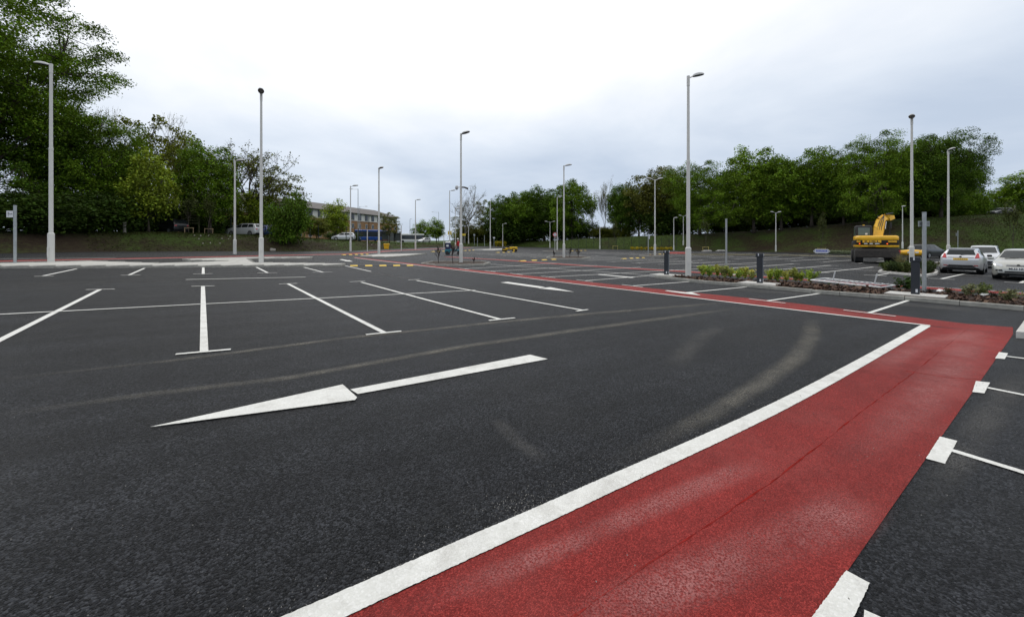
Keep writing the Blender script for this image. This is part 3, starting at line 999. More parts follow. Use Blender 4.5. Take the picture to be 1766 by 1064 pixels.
def make_tree_meshes(seed, H, rad, base, nclump, per, leaf, crad=1.25, flat=.55, limbs=22, tr=.28, lean=0., bark='bark', gap=.0, umbrella=1.0):
    g = np.random.default_rng(seed)
    ch = (H - base) / 2
    ctr = np.array([lean * H * .3, 0, base + ch])
    lob = [(g.uniform(-1, 1, 3), g.uniform(.12, .3)) for _ in range(9)]
    cl = []
    while len(cl) < nclump:
        d = g.normal(size=3); d /= np.linalg.norm(d)
        rr = g.uniform(0.04, 1) ** .42
        k = .80
        for v, amp in lob:
            k += amp * max(0, float(d @ (v / np.linalg.norm(v)))) ** 4
        p = ctr + d * rr * k * np.array([rad, rad, ch * (umbrella if d[2] > 0 else .95)])
        if p[2] < base * .75: continue
        if any(np.linalg.norm((p - q) * np.array([1, 1, 1.5])) < crad * .62 for q in cl[-60:]) and g.random() < .8: continue
        cl.append(p)
    cl = np.array(cl)
    C = []; NN = []; SH = []
    for p in cl:
        r = crad * g.uniform(.65, 1.3)
        n = int(per * g.uniform(.6, 1.3) * (1 - gap * g.random()))
        q = np.clip(g.normal(size=(n, 3)), -1.7, 1.7) * .52
        SH.append(np.full(n, g.uniform(.62, 1.38)))  # tone per clump: leaf variation plus light-and-dark contrast painted in
        q[:, 2] = q[:, 2] * flat - .35 * (q[:, 0] ** 2 + q[:, 1] ** 2) * flat
        C.append(p + q * r)
        nv = unitv(g, n, .55) + q * .35
        NN.append(nv / np.linalg.norm(nv, axis=1, keepdims=True))
    C = np.concatenate(C); NN = np.concatenate(NN)
    crown = leaves_to_mesh('crown', C, NN, leaf, 'leaf', seed=seed, shade=np.concatenate(SH))
    # wood
    b = MB()
    top = Vector((lean * H * .3, 0, base + ch * 1.35))
    tp = []
    for i in range(9):
        f = i / 8
        tp.append(Vector((lean * H * .3 * f ** 1.3 + .22 * math.sin(seed + 3 * f), .22 * math.cos(seed * 2 + 4 * f) * f, top.z * f)))
    rads = [tr * (1.35 if i == 0 else 1 - .82 * (i / 8)) for i in range(9)]
    b.tube(tp, rads, 9)
    tips = []
    order = g.permutation(len(cl))
    for i in order[:limbs]:
        e = Vector(cl[i])
        hf = min(.92, max(.25, (e.z * g.uniform(.45, .7)) / top.z))
        s0 = tp[int(hf * 8)].lerp(tp[min(8, int(hf * 8) + 1)], hf * 8 % 1)
        mid = s0.lerp(e, .5) + Vector((g.normal() * .35, g.normal() * .35, -.10 * (e - s0).length))
        pts = [s0.lerp(mid, k / 3) .lerp(mid.lerp(e, k / 3), k / 3) for k in range(4)]
        r0 = tr * .42 * (1 - hf * .45)
        b.tube(pts, [r0, r0 * .7, r0 * .45, r0 * .2], 5, caps=False)
        tips += pts[1:]
    for i in order[limbs:limbs * 5]:
        e = Vector(cl[i])
        s0 = min(tips, key=lambda q: (q - e).length)
        mid = s0.lerp(e, .55) + Vector((g.normal() * .15, g.normal() * .15, g.normal() * .15))
        b.tube([s0, mid, e], [.055 * H / 16, .035 * H / 16, .012], 4, caps=False)
    me = bpy.data.meshes.new('trunk'); me.from_pydata(b.v, [], b.f); me.materials.append(MATS[bark])
    me.polygons.foreach_set('use_smooth', [True] * len(me.polygons))
    return me, crown, H


def make_bare_meshes(seed, H, spread, bark, levels=5, tr=.22, leafn=0, leaf=.12, upright=.5):
    q = random.Random(seed)
    b = MB(); ends = []

    def grow(p, d, ln, r, lev):
        pts = [p]; dd = d.copy()
        for i in range(3):
            dd = (dd + Vector((q.gauss(0, .14), q.gauss(0, .14), q.gauss(.04, .08)))).normalized()
            pts.append(pts[-1] + dd * ln / 3)
        b.tube(pts, [r, r * .85, r * .7, r * .55], 6 if lev < 2 else 3, caps=False)
        if lev >= 3: ends.extend(pts[1:])
        if lev >= levels: return
        for k in range(q.choice([3, 4, 4]) if lev else 6):
            f = q.uniform(.35, 1) if k else 1
            i = min(2, int(f * 3)); s = pts[i].lerp(pts[i + 1], min(1, f * 3 - i))
            side = Vector((q.gauss(0, 1), q.gauss(0, 1), q.gauss(0, .35)))
            nd = (dd * (1.0 if k == 0 else .75) + side.normalized() * spread * (.35 if k == 0 else 1) + Vector((0, 0, upright * .3))).normalized()
            grow(s, nd, ln * q.uniform(.55, .78), max(r * .55, .012), lev + 1)

    grow(Vector((0, 0, 0)), Vector((0, 0, 1)), H * .36, tr, 0)
    zm = max(v[2] for v in b.v)
    b.v = [(x * H / zm, y * H / zm, z * H / zm) for x, y, z in b.v]
    me = bpy.data.meshes.new('trunk'); me.from_pydata(b.v, [], b.f); me.materials.append(MATS[bark])
    crown = None
    if leafn:
        g = np.random.default_rng(seed)
        E_ = np.array([tuple(v * (H / zm)) for v in ends])
        C = E_[g.integers(0, len(E_), leafn)] + g.normal(size=(leafn, 3)) * .16
        crown = leaves_to_mesh('crown', C, unitv(g, leafn), leaf, 'leaf', seed=seed)
    return me, crown, H


PROTO = {
    'layered': make_tree_meshes(21, 20, 9.0, 4.5, 400, 400, .092, 1.25, .42, 40, .36, gap=.3),
    'layered2': make_tree_meshes(22, 16, 6.5, 1.6, 320, 210, .105, 1.1, .62, 34, .28, gap=.2),
    'round': make_tree_meshes(31, 16, 6.4, 1.2, 300, 100, .17, 1.1, .7, 26, .32),
    'round2': make_tree_meshes(32, 16, 6.0, 1.4, 280, 100, .17, 1.1, .7, 26, .30, lean=.1),
    'tall': make_tree_meshes(33, 18, 5.6, 1.8, 290, 100, .17, 1.1, .75, 28, .30, gap=.25),
    'open': make_tree_meshes(41, 15, 5.5, 3.4, 120, 70, .20, 1.15, .5, 30, .24, gap=.6),
    'light': make_tree_meshes(51, 9, 3.0, 1.6, 110, 95, .15, .85, .8, 18, .14, gap=.2),
    'shrub': make_tree_meshes(61, 5, 3.2, .1, 120, 120, .12, .85, .7, 16, .10),
    'hedge': make_tree_meshes(62, 6, 5.5, -.3, 260, 90, .15, .9, .9, 16, .10),
    'sapling': make_tree_meshes(71, 5, .75, 2.2, 26, 40, .085, .35, .9, 10, .045, gap=.4),
    'bare': make_bare_meshes(81, 13, .75, 'bark_pale', 5, .2, 900, .10),
    'bare2': make_bare_meshes(82, 13, .62, 'bark', 5, .2, 2600, .12, .7),
    'birch': make_bare_meshes(83, 14, .6, 'bark_pale', 5, .15, 2600, .10, .8),
}


def tree(kind, px, depth, ytop, wpx, col, label, group, rot=None, zbase=None, name='tree', cat='tree'):
    tm, cm, H = PROTO[kind]
    p = along(px, depth)
    z = T(p.x, p.y) - .1 if zbase is None else zbase
    h = (HY - ytop) / FPX * depth + EYE - z
    rz = (px * 1.7 + depth * .9) % 6.28 if rot is None else rot
    o = thing(name, label, cat, (p.x, p.y, z), rz, group)
    # measured half width of the prototype
    me = cm or tm
    k = PROTO_W.setdefault(kind, max(abs(v.co.x) for v in me.vertices))
    zm = PROTO_Z.setdefault(kind, max(v.co.z for v in me.vertices))
    w = (wpx / 2) / FPX * depth / k
    o.scale = (w, w, h / zm)
    t = link('trunk', tm, o)
    if cm:
        c = link('crown', cm, o); c.color = (*col, 1)
    return o


PROTO_W, PROTO_Z = {}, {}
DK, MD, LT, YL, BR, OL = (.070, .130, .012), (.110, .190, .014), (.145, .235, .020), (.20, .265, .026), (.125, .135, .024), (.125, .145, .018)
HD = (.042, .078, .010)
left_trees = [
    ('layered', -55, 36, -60, 470, MD, 'towering layered broadleaf tree at the far left edge'),
    ('layered2', 60, 41, 150, 240, DK, 'dark spreading tree behind the leftmost lamp post'),
    ('layered2', 150, 43, 190, 190, MD, 'dense dark green tree right of the leftmost lamp post'),
    ('round', 215, 46, 245, 120, DK, 'rounded dark tree behind the bank, left of the pale green one'),
    ('light', 258, 41.5, 252, 95, YL, 'yellow-green young tree in front of the dark trees'),
    ('open', 278, 54, 200, 150, OL, 'tall olive-brown tree rising behind the yellow-green one'),
    ('bare', 222, 56, 192, 150, OL, 'leafless treetop above the left tree row'),
    ('bare', 300, 60, 190, 130, OL, 'leafless branches behind the olive-brown tree'),
    ('open', 320, 50, 232, 110, OL, 'sparse green-brown tree behind the timber tree stakes'),
    ('tall', 362, 48, 240, 120, MD, 'mid-green tree left of the second lamp post'),
    ('bare2', 437, 58, 246, 150, OL, 'leafless branching tree behind the second lamp post'),
    ('open', 478, 60, 286, 110, OL, 'half-leafed tree right of the tall lamp post'),
    ('light', 434, 57, 322, 80, YL, 'bright yellow-green small tree beside the parked white car'),
    ('shrub', 500, 46.5, 322, 88, DK, 'big dark green bush spilling over the left bank'),
    ('light', 578, 76, 342, 62, YL, 'slim yellow-green tree in front of the brick building'),
    ('light', 545, 66, 372, 55, OL, 'green bushy tree beside the brick building'),
    ('open', 672, 84, 366, 46, BR, 'thin brownish tree by the bus stop'),
    ('hedge', 590, 80, 398, 70, HD, 'low dark hedge below the brick building'),
    ('hedge', 30, 35, 322, 230, HD, 'dark undergrowth behind the small sign at far left'),
    ('hedge', 150, 39, 322, 190, HD, 'dark undergrowth behind the leftmost lamp post'),
    ('hedge', 270, 47, 345, 130, HD, 'dark undergrowth behind the dark parked car'),
    ('hedge', 350, 53, 340, 110, HD, 'dark undergrowth behind the timber tree stakes'),
    ('hedge', 440, 60, 372, 90, HD, 'dark undergrowth behind the white parked car'),
    ('layered', -300, 33, -120, 420, DK, 'tree off the left edge'),
]
left_trees = left_trees[:-1]
for a in left_trees:
    tree(*a, group='trees and bushes along the left bank', **({'name': 'bush', 'cat': 'bush'} if a[0] in ('hedge', 'shrub') else {}))
mid_trees = [
    ('round', 882, 134, 342, 90, DK, 'back-row dark tree at the left of the middle row'),
    ('round2', 952, 130, 334, 96, DK, 'back-row dark tree left of the round sign'),
    ('light', 728, 140, 378, 40, LT, 'pale green tree left of the twin treetops beyond the white bus'),
    ('light', 752, 135, 374, 40, LT, 'pale green tree left of the tall bare tree'),
    ('bare', 800, 118, 318, 84, OL, 'large leafless tree behind the camera-topped lamp post'),
    ('open', 800, 122, 372, 60, BR, 'brownish low tree below the large leafless tree'),
    ('open', 838, 126, 344, 50, OL, 'thin olive tree left of the dense green row'),
    ('round', 868, 124, 336, 80, DK, 'leftmost dense green tree of the middle row'),
    ('round2', 905, 120, 328, 86, MD, 'dense green tree behind the road roller'),
    ('tall', 938, 118, 319, 88, DK, 'dense green tree left of the middle lamp post'),
    ('round2', 988, 112, 311, 92, MD, 'rounded green tree behind the middle lamp post'),
    ('birch', 1024, 118, 320, 30, BR, 'slender pale leafless tree, lower of the pair'),
    ('birch', 1042, 114, 303, 36, BR, 'slender pale leafless tree, taller of the pair'),
    ('hedge', 900, 126, 372, 150, HD, 'dark undergrowth behind the road roller'),
    ('hedge', 985, 118, 374, 110, HD, 'dark undergrowth behind the middle lamp post'),
    ('hedge', 820, 132, 385, 110, OL, 'low olive bushes at the far end of the site'),
    ('hedge', 1052, 112, 388, 100, OL, 'low bushes below the slender pale trees'),
]
for a in mid_trees:
    tree(*a, group='trees across the far end', **({'name': 'bush', 'cat': 'bush'} if a[0] == 'hedge' else {}))
right_trees = [
    ('round', 1085, 118, 322, 90, DK, 'dark tree in the back row behind the small dark green tree'),
    ('tall', 1165, 108, 300, 110, DK, 'dark back-row tree left of the domed tree'),
    ('round2', 1252, 104, 290, 120, DK, 'dark back-row tree right of the domed tree'),
    ('round', 1335, 100, 275, 130, MD, 'back-row tree behind the small double lamp post'),
    ('tall', 1440, 96, 262, 130, DK, 'back-row tree left of the excavator'),
    ('round', 1545, 90, 255, 140, DK, 'back-row tree behind the excavator arm'),
    ('round2', 1590, 86, 240, 130, MD, 'back-row tree between the two right lamp posts'),
    ('round', 1655, 82, 262, 90, DK, 'shorter tree at the right end of the dark row'),
    ('round', 1070, 108, 314, 76, DK, 'small dark green tree beside the slender pale trees'),
    ('open', 1102, 104, 302, 92, BR, 'brownish green tree left of the double lamp post'),
    ('tall', 1138, 100, 284, 104, BR, 'brown-tinged tree behind the double lamp post'),
    ('layered2', 1207, 86, 276, 132, MD, 'broad domed green tree behind the tall right lamp post'),
    ('tall', 1300, 82, 247, 112, LT, 'lighter green tree between the domed tree and the taller ones'),
    ('round2', 1348, 79, 268, 110, MD, 'green tree above the small double lamp post'),
    ('tall', 1402, 76, 250, 112, MD, 'tall green tree left of the yellow excavator'),
    ('round', 1455, 72, 284, 110, DK, 'dark green tree with low crown left of the excavator arm'),
    ('layered2', 1512, 67, 226, 140, MD, 'tall dark tree directly behind the excavator'),
    ('round2', 1572, 66, 256, 110, DK, 'dark tree behind the right-hand lamp post'),
    ('layered2', 1622, 65, 226, 138, DK, 'tallest dark tree at the right end of the row'),
    ('round', 1740, 96, 318, 100, LT, 'lighter green tree behind the billboard'),
    ('tall', 1790, 92, 292, 120, LT, 'light green tree cut by the right edge'),
    ('hedge', 1160, 102, 345, 150, HD, 'dark undergrowth left of the domed tree'),
    ('hedge', 1260, 98, 350, 150, HD, 'dark undergrowth right of the domed tree'),
    ('hedge', 1345, 93, 340, 150, HD, 'dark undergrowth behind the small double lamp post'),
    ('hedge', 1430, 86, 335, 160, HD, 'dark undergrowth left of the excavator'),
    ('hedge', 1520, 80, 325, 160, HD, 'dark undergrowth behind the excavator arm'),
    ('hedge', 1600, 78, 322, 150, HD, 'dark undergrowth behind the right-hand lamp posts'),
    ('hedge', 1655, 70, 318, 90, MD, 'green undergrowth beside the billboard posts'),
    ('hedge', 1745, 90, 345, 120, HD, 'dark bushes behind the car on the bank'),
    ('hedge', 1735, 64, 387, 62, MD, 'low green scrub in front of the car on the bank'),
    ('hedge', 1690, 66, 392, 46, HD, 'small scrub on the bank below the billboard'),
]
for a in right_trees:
    tree(*a, group='trees and bushes along the right bank', **({'name': 'bush', 'cat': 'bush'} if a[0] == 'hedge' else {}))


def grass_patch():
    g = np.random.default_rng(5)
    C = []; S = []
    for i in range(60000):
        px = g.uniform(150, 1766)
        a = math.atan2(px - HX, FPX)
        re, w, hp = site(a)
        f = g.uniform(.02, 1.25)
        if px < 800 and g.random() > (.12 + .75 * max(0, min(1, (f - .65) / .25))): continue
        if 1180 < px < 1560 and g.random() > .12: continue
        r = re + w * f
        x, y = math.sin(a) * r, math.cos(a) * r
        C.append((x, y, T(x, y) + .05))
    C = np.array(C); n = len(C)
    NN = g.normal(size=(n, 3)); NN[:, 2] *= .25; NN /= np.linalg.norm(NN, axis=1, keepdims=True)
    me = leaves_to_mesh('rough_grass', C, NN, .075, 'grass_blade', asp=.45, seed=6)
    o = link('rough_grass', me)
    o.color = (.040, .048, .012, 1)
    tag(o, 'rough grass and weeds growing over the banks', 'grass', kind='stuff')


grass_patch()


def plant_mesh(seed, h, r, n, leaf, m='leaf'):
    g = np.random.default_rng(seed)
    stems = g.integers(8, 14)
    C = []
    for s in range(stems):
        a = g.uniform(0, 6.28); t = g.uniform(.15, 1)
        k = n // stems
        f = g.uniform(.1, 1, k)
        C.append(np.stack([np.cos(a) * r * t * f, np.sin(a) * r * t * f, h * f * (1.1 - .35 * t)], 1) + g.normal(size=(k, 3)) * .03)
    C = np.concatenate(C)
    return leaves_to_mesh('foliage', C, unitv(g, len(C), .2), leaf, m, asp=.45, seed=seed)


PLANTS = [plant_mesh(i, .40, .34, 420, .042) for i in (1, 2, 3)] + [plant_mesh(9, .28, .22, 200, .035)]
ptm = bpy.data.meshes.new('stem')
_b = MB()
for k in range(5):
    a = k * 1.26
    _b.tube([(0, 0, -.03), (.06 * math.cos(a), .06 * math.sin(a), .12), (.14 * math.cos(a), .14 * math.sin(a), .3)], [.008, .006, .003], 4)
ptm.from_pydata(_b.v, [], _b.f); ptm.materials.append(MATS['twig'])


def plant(p, k, col, label, group, sc=1., z=.1):
    o = thing('shrub', label, 'shrub', (p.x, p.y, G(p.x) + z), rnd.uniform(0, 6.28), group)
    o.scale = (sc, sc, sc * rnd.uniform(.9, 1.15))
    f = link('foliage', PLANTS[k], o); f.color = (*col, 1)
    link('stem', ptm, o)
    return o


GP = 'small shrubs in the bark planter'
cols = [(.34, .40, .06), (.26, .36, .05), (.40, .41, .07), (.30, .33, .09)]
row = [(1206, 478), (1216, 480), (1231, 479), (1244, 482), (1253, 482), (1266, 484), (1279, 483), (1290, 485), (1321, 487), (1333, 488), (1350, 488), (1366, 488), (1376, 489), (1393, 491)]
for i, (x, y) in enumerate(row):
    p = at(x, y) + vb * .35
    plant(p, i % 3, cols[i % 4], f'yellow-green planter shrub, {ordn(i)} from the tall lamp post', GP, rnd.uniform(.85, 1.25))
row2 = [(1545, 503, .8), (1561, 505, 1.15), (1602, 513, .6), (1634, 514, .8), (1668, 519, .9), (1690, 519, 1.0), (1712, 522, .6), (1738, 527, .9), (1440, 498, .5), (1468, 501, .5), (1424, 499, .45)]
cl2 = [(.05, .07, .025), (.05, .09, .02), (.05, .035, .025), (.07, .07, .03), (.19, .20, .10), (.12, .15, .05), (.05, .05, .03), (.2, .21, .1), (.06, .09, .02), (.06, .08, .02), (.07, .1, .03)]
nm2 = ['dark leafy shrub beside the nearest bollard', 'taller dark green shrub left of the nearest bollard', 'low dark shrub right of the grey sign post', 'low olive shrub in the mulch, right of the sign post', 'pale sprawling shrub in the mulch left of the olive one', 'olive-green shrub near the white scrap in the mulch', 'tiny dark seedling in the mulch', 'pale shrub nearest the right edge', 'tiny green seedling in front of the barrier', 'tiny green seedling by the barrier end', 'tiny seedling by the left end of the barrier']
for i, (x, y, s) in enumerate(row2):
    plant(at(x, y) + vb * .25, 3 if s < .9 else i % 3, cl2[i], nm2[i], GP, s)
q = random.Random(4)
for i, p in enumerate(sorted(scatter_in(inset_poly(innG, .1), 24, q), key=lambda v: v.x / v.y)):
    plant(p, i % 3, q.choice([(.05, .08, .02), (.04, .06, .02), (.07, .09, .025)]), f'dense green shrub in the planter by the silver hatchback, {ordn(i)} from its left end', 'dense shrubs beside the hatchback', 1.2)
pg = MB()
for i in range(90):
    a = q.uniform(0, 6.28); t = q.uniform(.05, .5); hh = q.uniform(.6, 1.05)
    p0 = Vector((0, 0, 0)); p2 = Vector((math.cos(a) * t, math.sin(a) * t, hh))
    pg.tube([p0, p0.lerp(p2, .5) + Vector((0, 0, .12)), p2], [.007, .006, .002], 3, caps=False)
p = at(1554, 467)
o = pg.build('ornamental_grass', mat('straw', (.20, .18, .07), .9, var=.3)); o.location = (p.x, p.y, G(p.x) + .1)
tag(o, 'straw-coloured clump of tall ornamental grass in the planter', 'grass clump')
for i in range(9):
    px = 1090 + i * 8.5
    p = along(px, 81 - i * .15)
    o = thing('shrub', f'yellow flowering shrub on the far kerb, {ordn(i)} from its left end', 'shrub', (p.x, p.y, T(p.x, p.y) - .05), rnd.uniform(0, 6), 'yellow shrubs along the far kerb')
    o.scale = (2.1, 2.1, 1.6)
    f = link('foliage', PLANTS[i % 3], o); f.color = (.50, .40, .03, 1); link('stem', ptm, o)
for i, px in enumerate((857, 862, 866, 870)):
    p = along(px, 112)
    o = thing('shrub', f'yellow bush left of the road roller, {ordn(i)} from the left', 'shrub', (p.x, p.y, G(p.x)), rnd.uniform(0, 6), 'yellow bushes near the roller')
    o.scale = (3, 3, 3.4)
    f = link('foliage', PLANTS[i % 3], o); f.color = (.35, .30, .02, 1); link('stem', ptm, o)
for i in range(12):
    px = 1424 + i * 4
    p = along(px, 60.5 - i * .35)
    o = thing('shrub', f'pale flowering plant by the blue lozenge sign, {ordn(i)} from the sign', 'shrub', (p.x, p.y, T(p.x, p.y)), rnd.uniform(0, 6), 'pale plants behind the excavator')
    f = link('foliage', PLANTS[i % 3], o); f.color = (.24, .28, .17, 1); link('stem', ptm, o)
    o.scale = (1.3, 1.3, 1.3)
# twiggy saplings in the lamp planters
for i, (x, y, hh, nm) in enumerate([(756, 456, 1.25, 'twiggy black sapling at the left end of the oval planter'), (781, 457, 1.35, 'twiggy black sapling just left of the camera lamp post'), (817, 456.5, .45, 'stubby twig clump right of the camera lamp post'),
                                 (955, 446, .75, 'leaning bare twig left of the middle lamp post'), (982, 446, 1.0, 'bare twig right of the middle lamp post'), (997, 446, 1.0, 'bare leaning twig at the right end of the middle planter')]):
    tm = make_bare_meshes(100 + i, hh, .55, 'twig', 3, .03)[0]
    p = at(x, y)
    o = link('sapling', tm); o.location = (p.x, p.y, G(p.x) + .09); o.scale = (.8, .8, 1)
    tag(o, nm, 'sapling', 'bare saplings in the lamp planters')
# staked young trees
STK = [(326, 39.5, 'left bank, left of the pair', 1), (360, 41.5, 'left bank, right of the pair', 1), (1217, 72, 'far kerb below the domed tree', 0), (1417, 62, 'far kerb behind the blue lozenge sign', 0), (1061, 83, 'far kerb left of the yellow shrubs', 0), (1746, 42, 'grass beside the parked cars', 0)]
for i, (px, dep, where, brown) in enumerate(STK):
    a = math.atan2(px - HX, FPX); re, w, hp = site(a)
    p = along(px, dep)
    if dep < 50 and px < 500: r = re + w * .95; p = Vector((math.sin(a) * r, math.cos(a) * r))
    z = T(p.x, p.y)
    fac = .45 if brown else .7
    t = thing('tree_stake', f'timber staking frame on the {where}', 'tree stake', (p.x, p.y, z), -a, 'timber frames round young trees')
    m = 'timber' if brown else 'timber_yellow'
    t.scale = (.52,) * 3 if brown else (.68,) * 3
    for s in (-1, 1):
        MB().box((s * .68, 0, .55), (.10, .10, 1.35)).build('post', m, t)
    MB().box((0, -.07, 1.12), (1.55, .04, .10)).build('rail', m, t)
    h = tree('sapling', px, p.y, HY - (5.2 if brown else 4.6) / p.y * FPX + 2, 1.7 / p.y * FPX, (.06, .075, .02), f'slim young tree tied to a stake on the {where}', 'staked young trees')

# ------------------------------------------------------------------ lamp posts
def lamp_parts(root, H, heads, simple=False, dome=False, old=False, k=1.0):
    n = 8 if simple else 14
    bh = .152 * H
    pw = 'galvanised' if old else 'post_white'
    MB().tube([(0, 0, -.15), (0, 0, bh), (0, 0, bh + .05)], [.128 * k, .128 * k, .085 * k], n).build('base_section', pw, root, smooth=35)
    MB().tube([(0, 0, bh + .03), (0, 0, .575 * H)], [.084 * k, .078 * k], n).build('pole', pw, root, smooth=35)
    MB().tube([(0, 0, .57 * H), (0, 0, .575 * H + .06), (0, 0, .575 * H + .07), (0, 0, H)], [.084 * k, .084 * k, .068 * k, .058 * k], n).build('pole', pw, root, smooth=35)
    if not simple:
        MB().tube([(0, 0, H - .45), (0, 0, H + .01)], [.07, .07], n).build('collar', pw, root, smooth=35)
        MB().box((0, -.125, .6), (.11, .02, .5)).build('access_door', pw, root)
        MB().tube([(-.02, -.137, .74), (.12, -.137, .80)], .014, 5).build('latch', pw, root)
    for a, arm, up in heads:
        ca, sa = math.cos(a), math.sin(a)
        A = MB().tube([(0, 0, H - .08), (arm * .5, 0, H - .08 + up * .4), (arm, 0, H - .06 + up)], [.035 * k, .03 * k, .028 * k], 7).build('arm', pw if not simple else 'head_grey', root, smooth=40)
        A.rotation_euler = (0, 0, a)
        hd = MB().dome((0, 0, 0), .36 if not dome else .24, .16 if not dome else .24, .13, 14, 4).build('lamp_head', 'head_grey', root, smooth=40)
        hd.location = (ca * (arm + .27), sa * (arm + .27), H - .05 + up * 1.25)
        hd.rotation_euler = (0, -math.atan2(up, arm + .2) if arm > .2 else -.12, a)
        MB().dome((0, 0, -.028), .335 if not dome else .22, .14 if not dome else .22, .03, 14, 2).build('lens', 'lens_dark', hd, smooth=40)


def lamp(px, yb, yt, heads, label, name='lamp_post', simple=False, dome=False, base=None, group='white car park lamp posts', old=False, k=1.0):
    p = at(px, yb) if base is None else along(px, base)
    z = T(p.x, p.y)
    H = (HY - yt) / FPX * p.y + EYE - z
    o = thing(name, label, 'lamp post', (p.x, p.y, z), 0, group)
    lamp_parts(o, H, [(R(a), l, u) for a, l, u in heads], simple, dome, old, k)
    return o


lamp(88, 455.5, 111, [(188, .12, .02)], 'tall white lamp post on the paved island near the left edge')
lamp(450.5, 456, 160, [(300, .08, .02)], 'tall white lamp post at the end of the paved island')
lamp(653.5, 439.5, 290, [(325, .05, .02)], 'white lamp post on the small triangular island')
l795 = lamp(795, 455, 231, [(330, .14, .05)], 'white lamp post with security camera in the oval planter')
lamp(972.5, 445.5, 286, [(350, .18, .06)], 'white lamp post in the middle planter with bare twigs')
lamp(1187, 481, 132, [(20, .32, .14)], 'tallest white lamp post, beside the bark planter')
lamp(1572.5, 466, 203, [(225, .06, .03)], 'white lamp post behind the nearest bollard')
lamp(1635.5, 453, 259, [(262, .05, .03)], 'white lamp post directly behind the silver hatchback')
lamp(405, 438.5, 277, [(10, .16, .04)], 'white lamp post at the foot of the left bank')
lamp(604.5, 433.5, 321, [(0, .3, .06)], 'white lamp post at the bank foot left of the blue bus', simple=True)
lamp(716.5, 430.5, 345, [(0, .2, .05)], 'white lamp post in front of the white bus', simple=True)
lamp(775.5, 432.5, 329, [(0, .25, .05)], 'white lamp post with small yellow notice', simple=True)
lamp(785.5, 430, 360, [(0, .05, .05)], 'slim pale lamp post just left of the camera lamp post', simple=True, k=.8)
lamp(845.5, 430, 347, [(90, .1, .05)], 'white lamp post left of the road roller', simple=True)
lamp(808, 426.5, 388, [(0, .5, .05)], 'short far lamp post under the leafless tree', simple=True, base=105)
lamp(867, 425.5, 386, [(0, .5, .05)], 'short far lamp post behind the road roller', simple=True, base=110)
lamp(948.5, 427, 383, [(0, .7, .12), (180, .7, .12)], 'double-headed far lamp post left of the round sign', simple=True, base=100)
lamp(961, 432.5, 340, [(0, .3, .08)], 'white lamp post beside the round sign', simple=True)
lamp(1034.5, 429, 393, [(0, .1, .08)], 'short far lamp post below the slender pale trees', simple=True, base=88, k=1.2)
lamp(1129.5, 442, 310, [(0, .38, .12), (180, .38, .12)], 'double-headed lamp post in its own planter')
lamp(1162, 433, 376, [(0, .12, .05)], 'far white lamp post, left of the tallest one', simple=True, base=78)
lamp(1178.5, 432, 373, [(0, .35, .12), (180, .35, .12)], 'far double-headed lamp post touching the tallest post', simple=True, base=82)
lamp(1338, 434.5, 367, [(0, .35, .12), (180, .35, .12)], 'double-headed lamp post under the dark trees', simple=True, base=70.5)
lamp(1556.5, 437, 357, [(250, .02, .05)], 'thin lamp post with domed head right of the excavator', simple=True, dome=True, base=57.5, k=.8)
lamp(617.5, 430, 326, [(180, 1.1, .0)], 'grey street lamp with long arm above the bank', simple=True, base=80, group='grey street lamps beyond the bank', old=True)
lamp(620.5, 430, 356, [(0, 1.4, .0)], 'grey street lamp with arm pointing right, beside the other', simple=True, base=105, group='grey street lamps beyond the bank', old=True)
lamp(756.5, 430, 366, [(180, 1.8, .05)], 'far grey street lamp right of the pale green trees', simple=True, base=140, group='grey street lamps beyond the bank', old=True)
lamp(707, 430, 378, [(0, .1, .05)], 'far pale street lamp behind the white bus', simple=True, base=138, group='grey street lamps beyond the bank', old=True)

# security camera on the lamp post
p = l795.location
hz = (HY - 323) / FPX * p.y + EYE - p.z
cb = MB().tube([(0, 0, hz), (-.28, 0, hz)], .03, 6); cb.build('camera_bracket', 'post_white', l795)
cam_b = MB().dome((-.3, 0, hz - .04), .12, .12, .16, 12, 4, -1.2); cam_b.build('security_camera', 'head_grey', l795, smooth=50)
MB().tube([(.05, 0, hz), (.25, -.05, hz - .02), (.5, -.1, hz - .12)], [.05, .06, .07], 8).build('floodlight', 'lens_dark', l795)

# ------------------------------------------------------------------ sign posts


def post(px, yb, yt, label, base=None, r=.04, m='galvanised', zoff=0., name='sign_post'):
    p = at(px, yb) if base is None else along(px, base)
    z = T(p.x, p.y) + zoff
    h = (HY - yt) / FPX * p.y + EYE - z
    o = thing(name, label, 'sign post', (p.x, p.y, z), 0, 'sign posts')
    MB().tube([(0, 0, -.1), (0, 0, h)], r, 10).build('post', m, o, smooth=40)
    MB().tube([(0, 0, h), (0, 0, h + .02)], r * 1.1, 10).build('cap', m, o)
    return o, h, p


def face_cam(p):
    return math.atan2(-p.x, p.y)


o, h, p = post(26, 457.5, 355, 'grey post with white arrow sign at the left edge', r=.055)
pl = MB().box((-.16, -.075, h - .40), (.30, .012, .31)).build('sign_plate', 'sign_white', o)
FM = Matrix.Rotation(R(90), 4, 'X')
ar = MB(); ar.add([(-.235, -.083, h - .50), (-.215, -.083, h - .50), (-.215, -.083, h - .37), (-.235, -.083, h - .37)], [(0, 1, 2, 3)])
ar.add([(-.262, -.083, h - .385), (-.188, -.083, h - .385), (-.225, -.083, h - .285)], [(0, 1, 2)])
ar.build('arrow', 'sign_ink', pl)
text_mesh('lettering', 'Exit', .105, 'sign_ink', pl, Matrix.Translation((-.105, -.083, h - .395)) @ FM)
o, h, p = post(1594, 511, 367, 'thick grey sign post right of the nearest bollard', r=.055, zoff=.08)
sp_ = MB().box((.05, .07, h - .36), (.36, .012, .185)).build('sign_plate', 'sign_back', o)
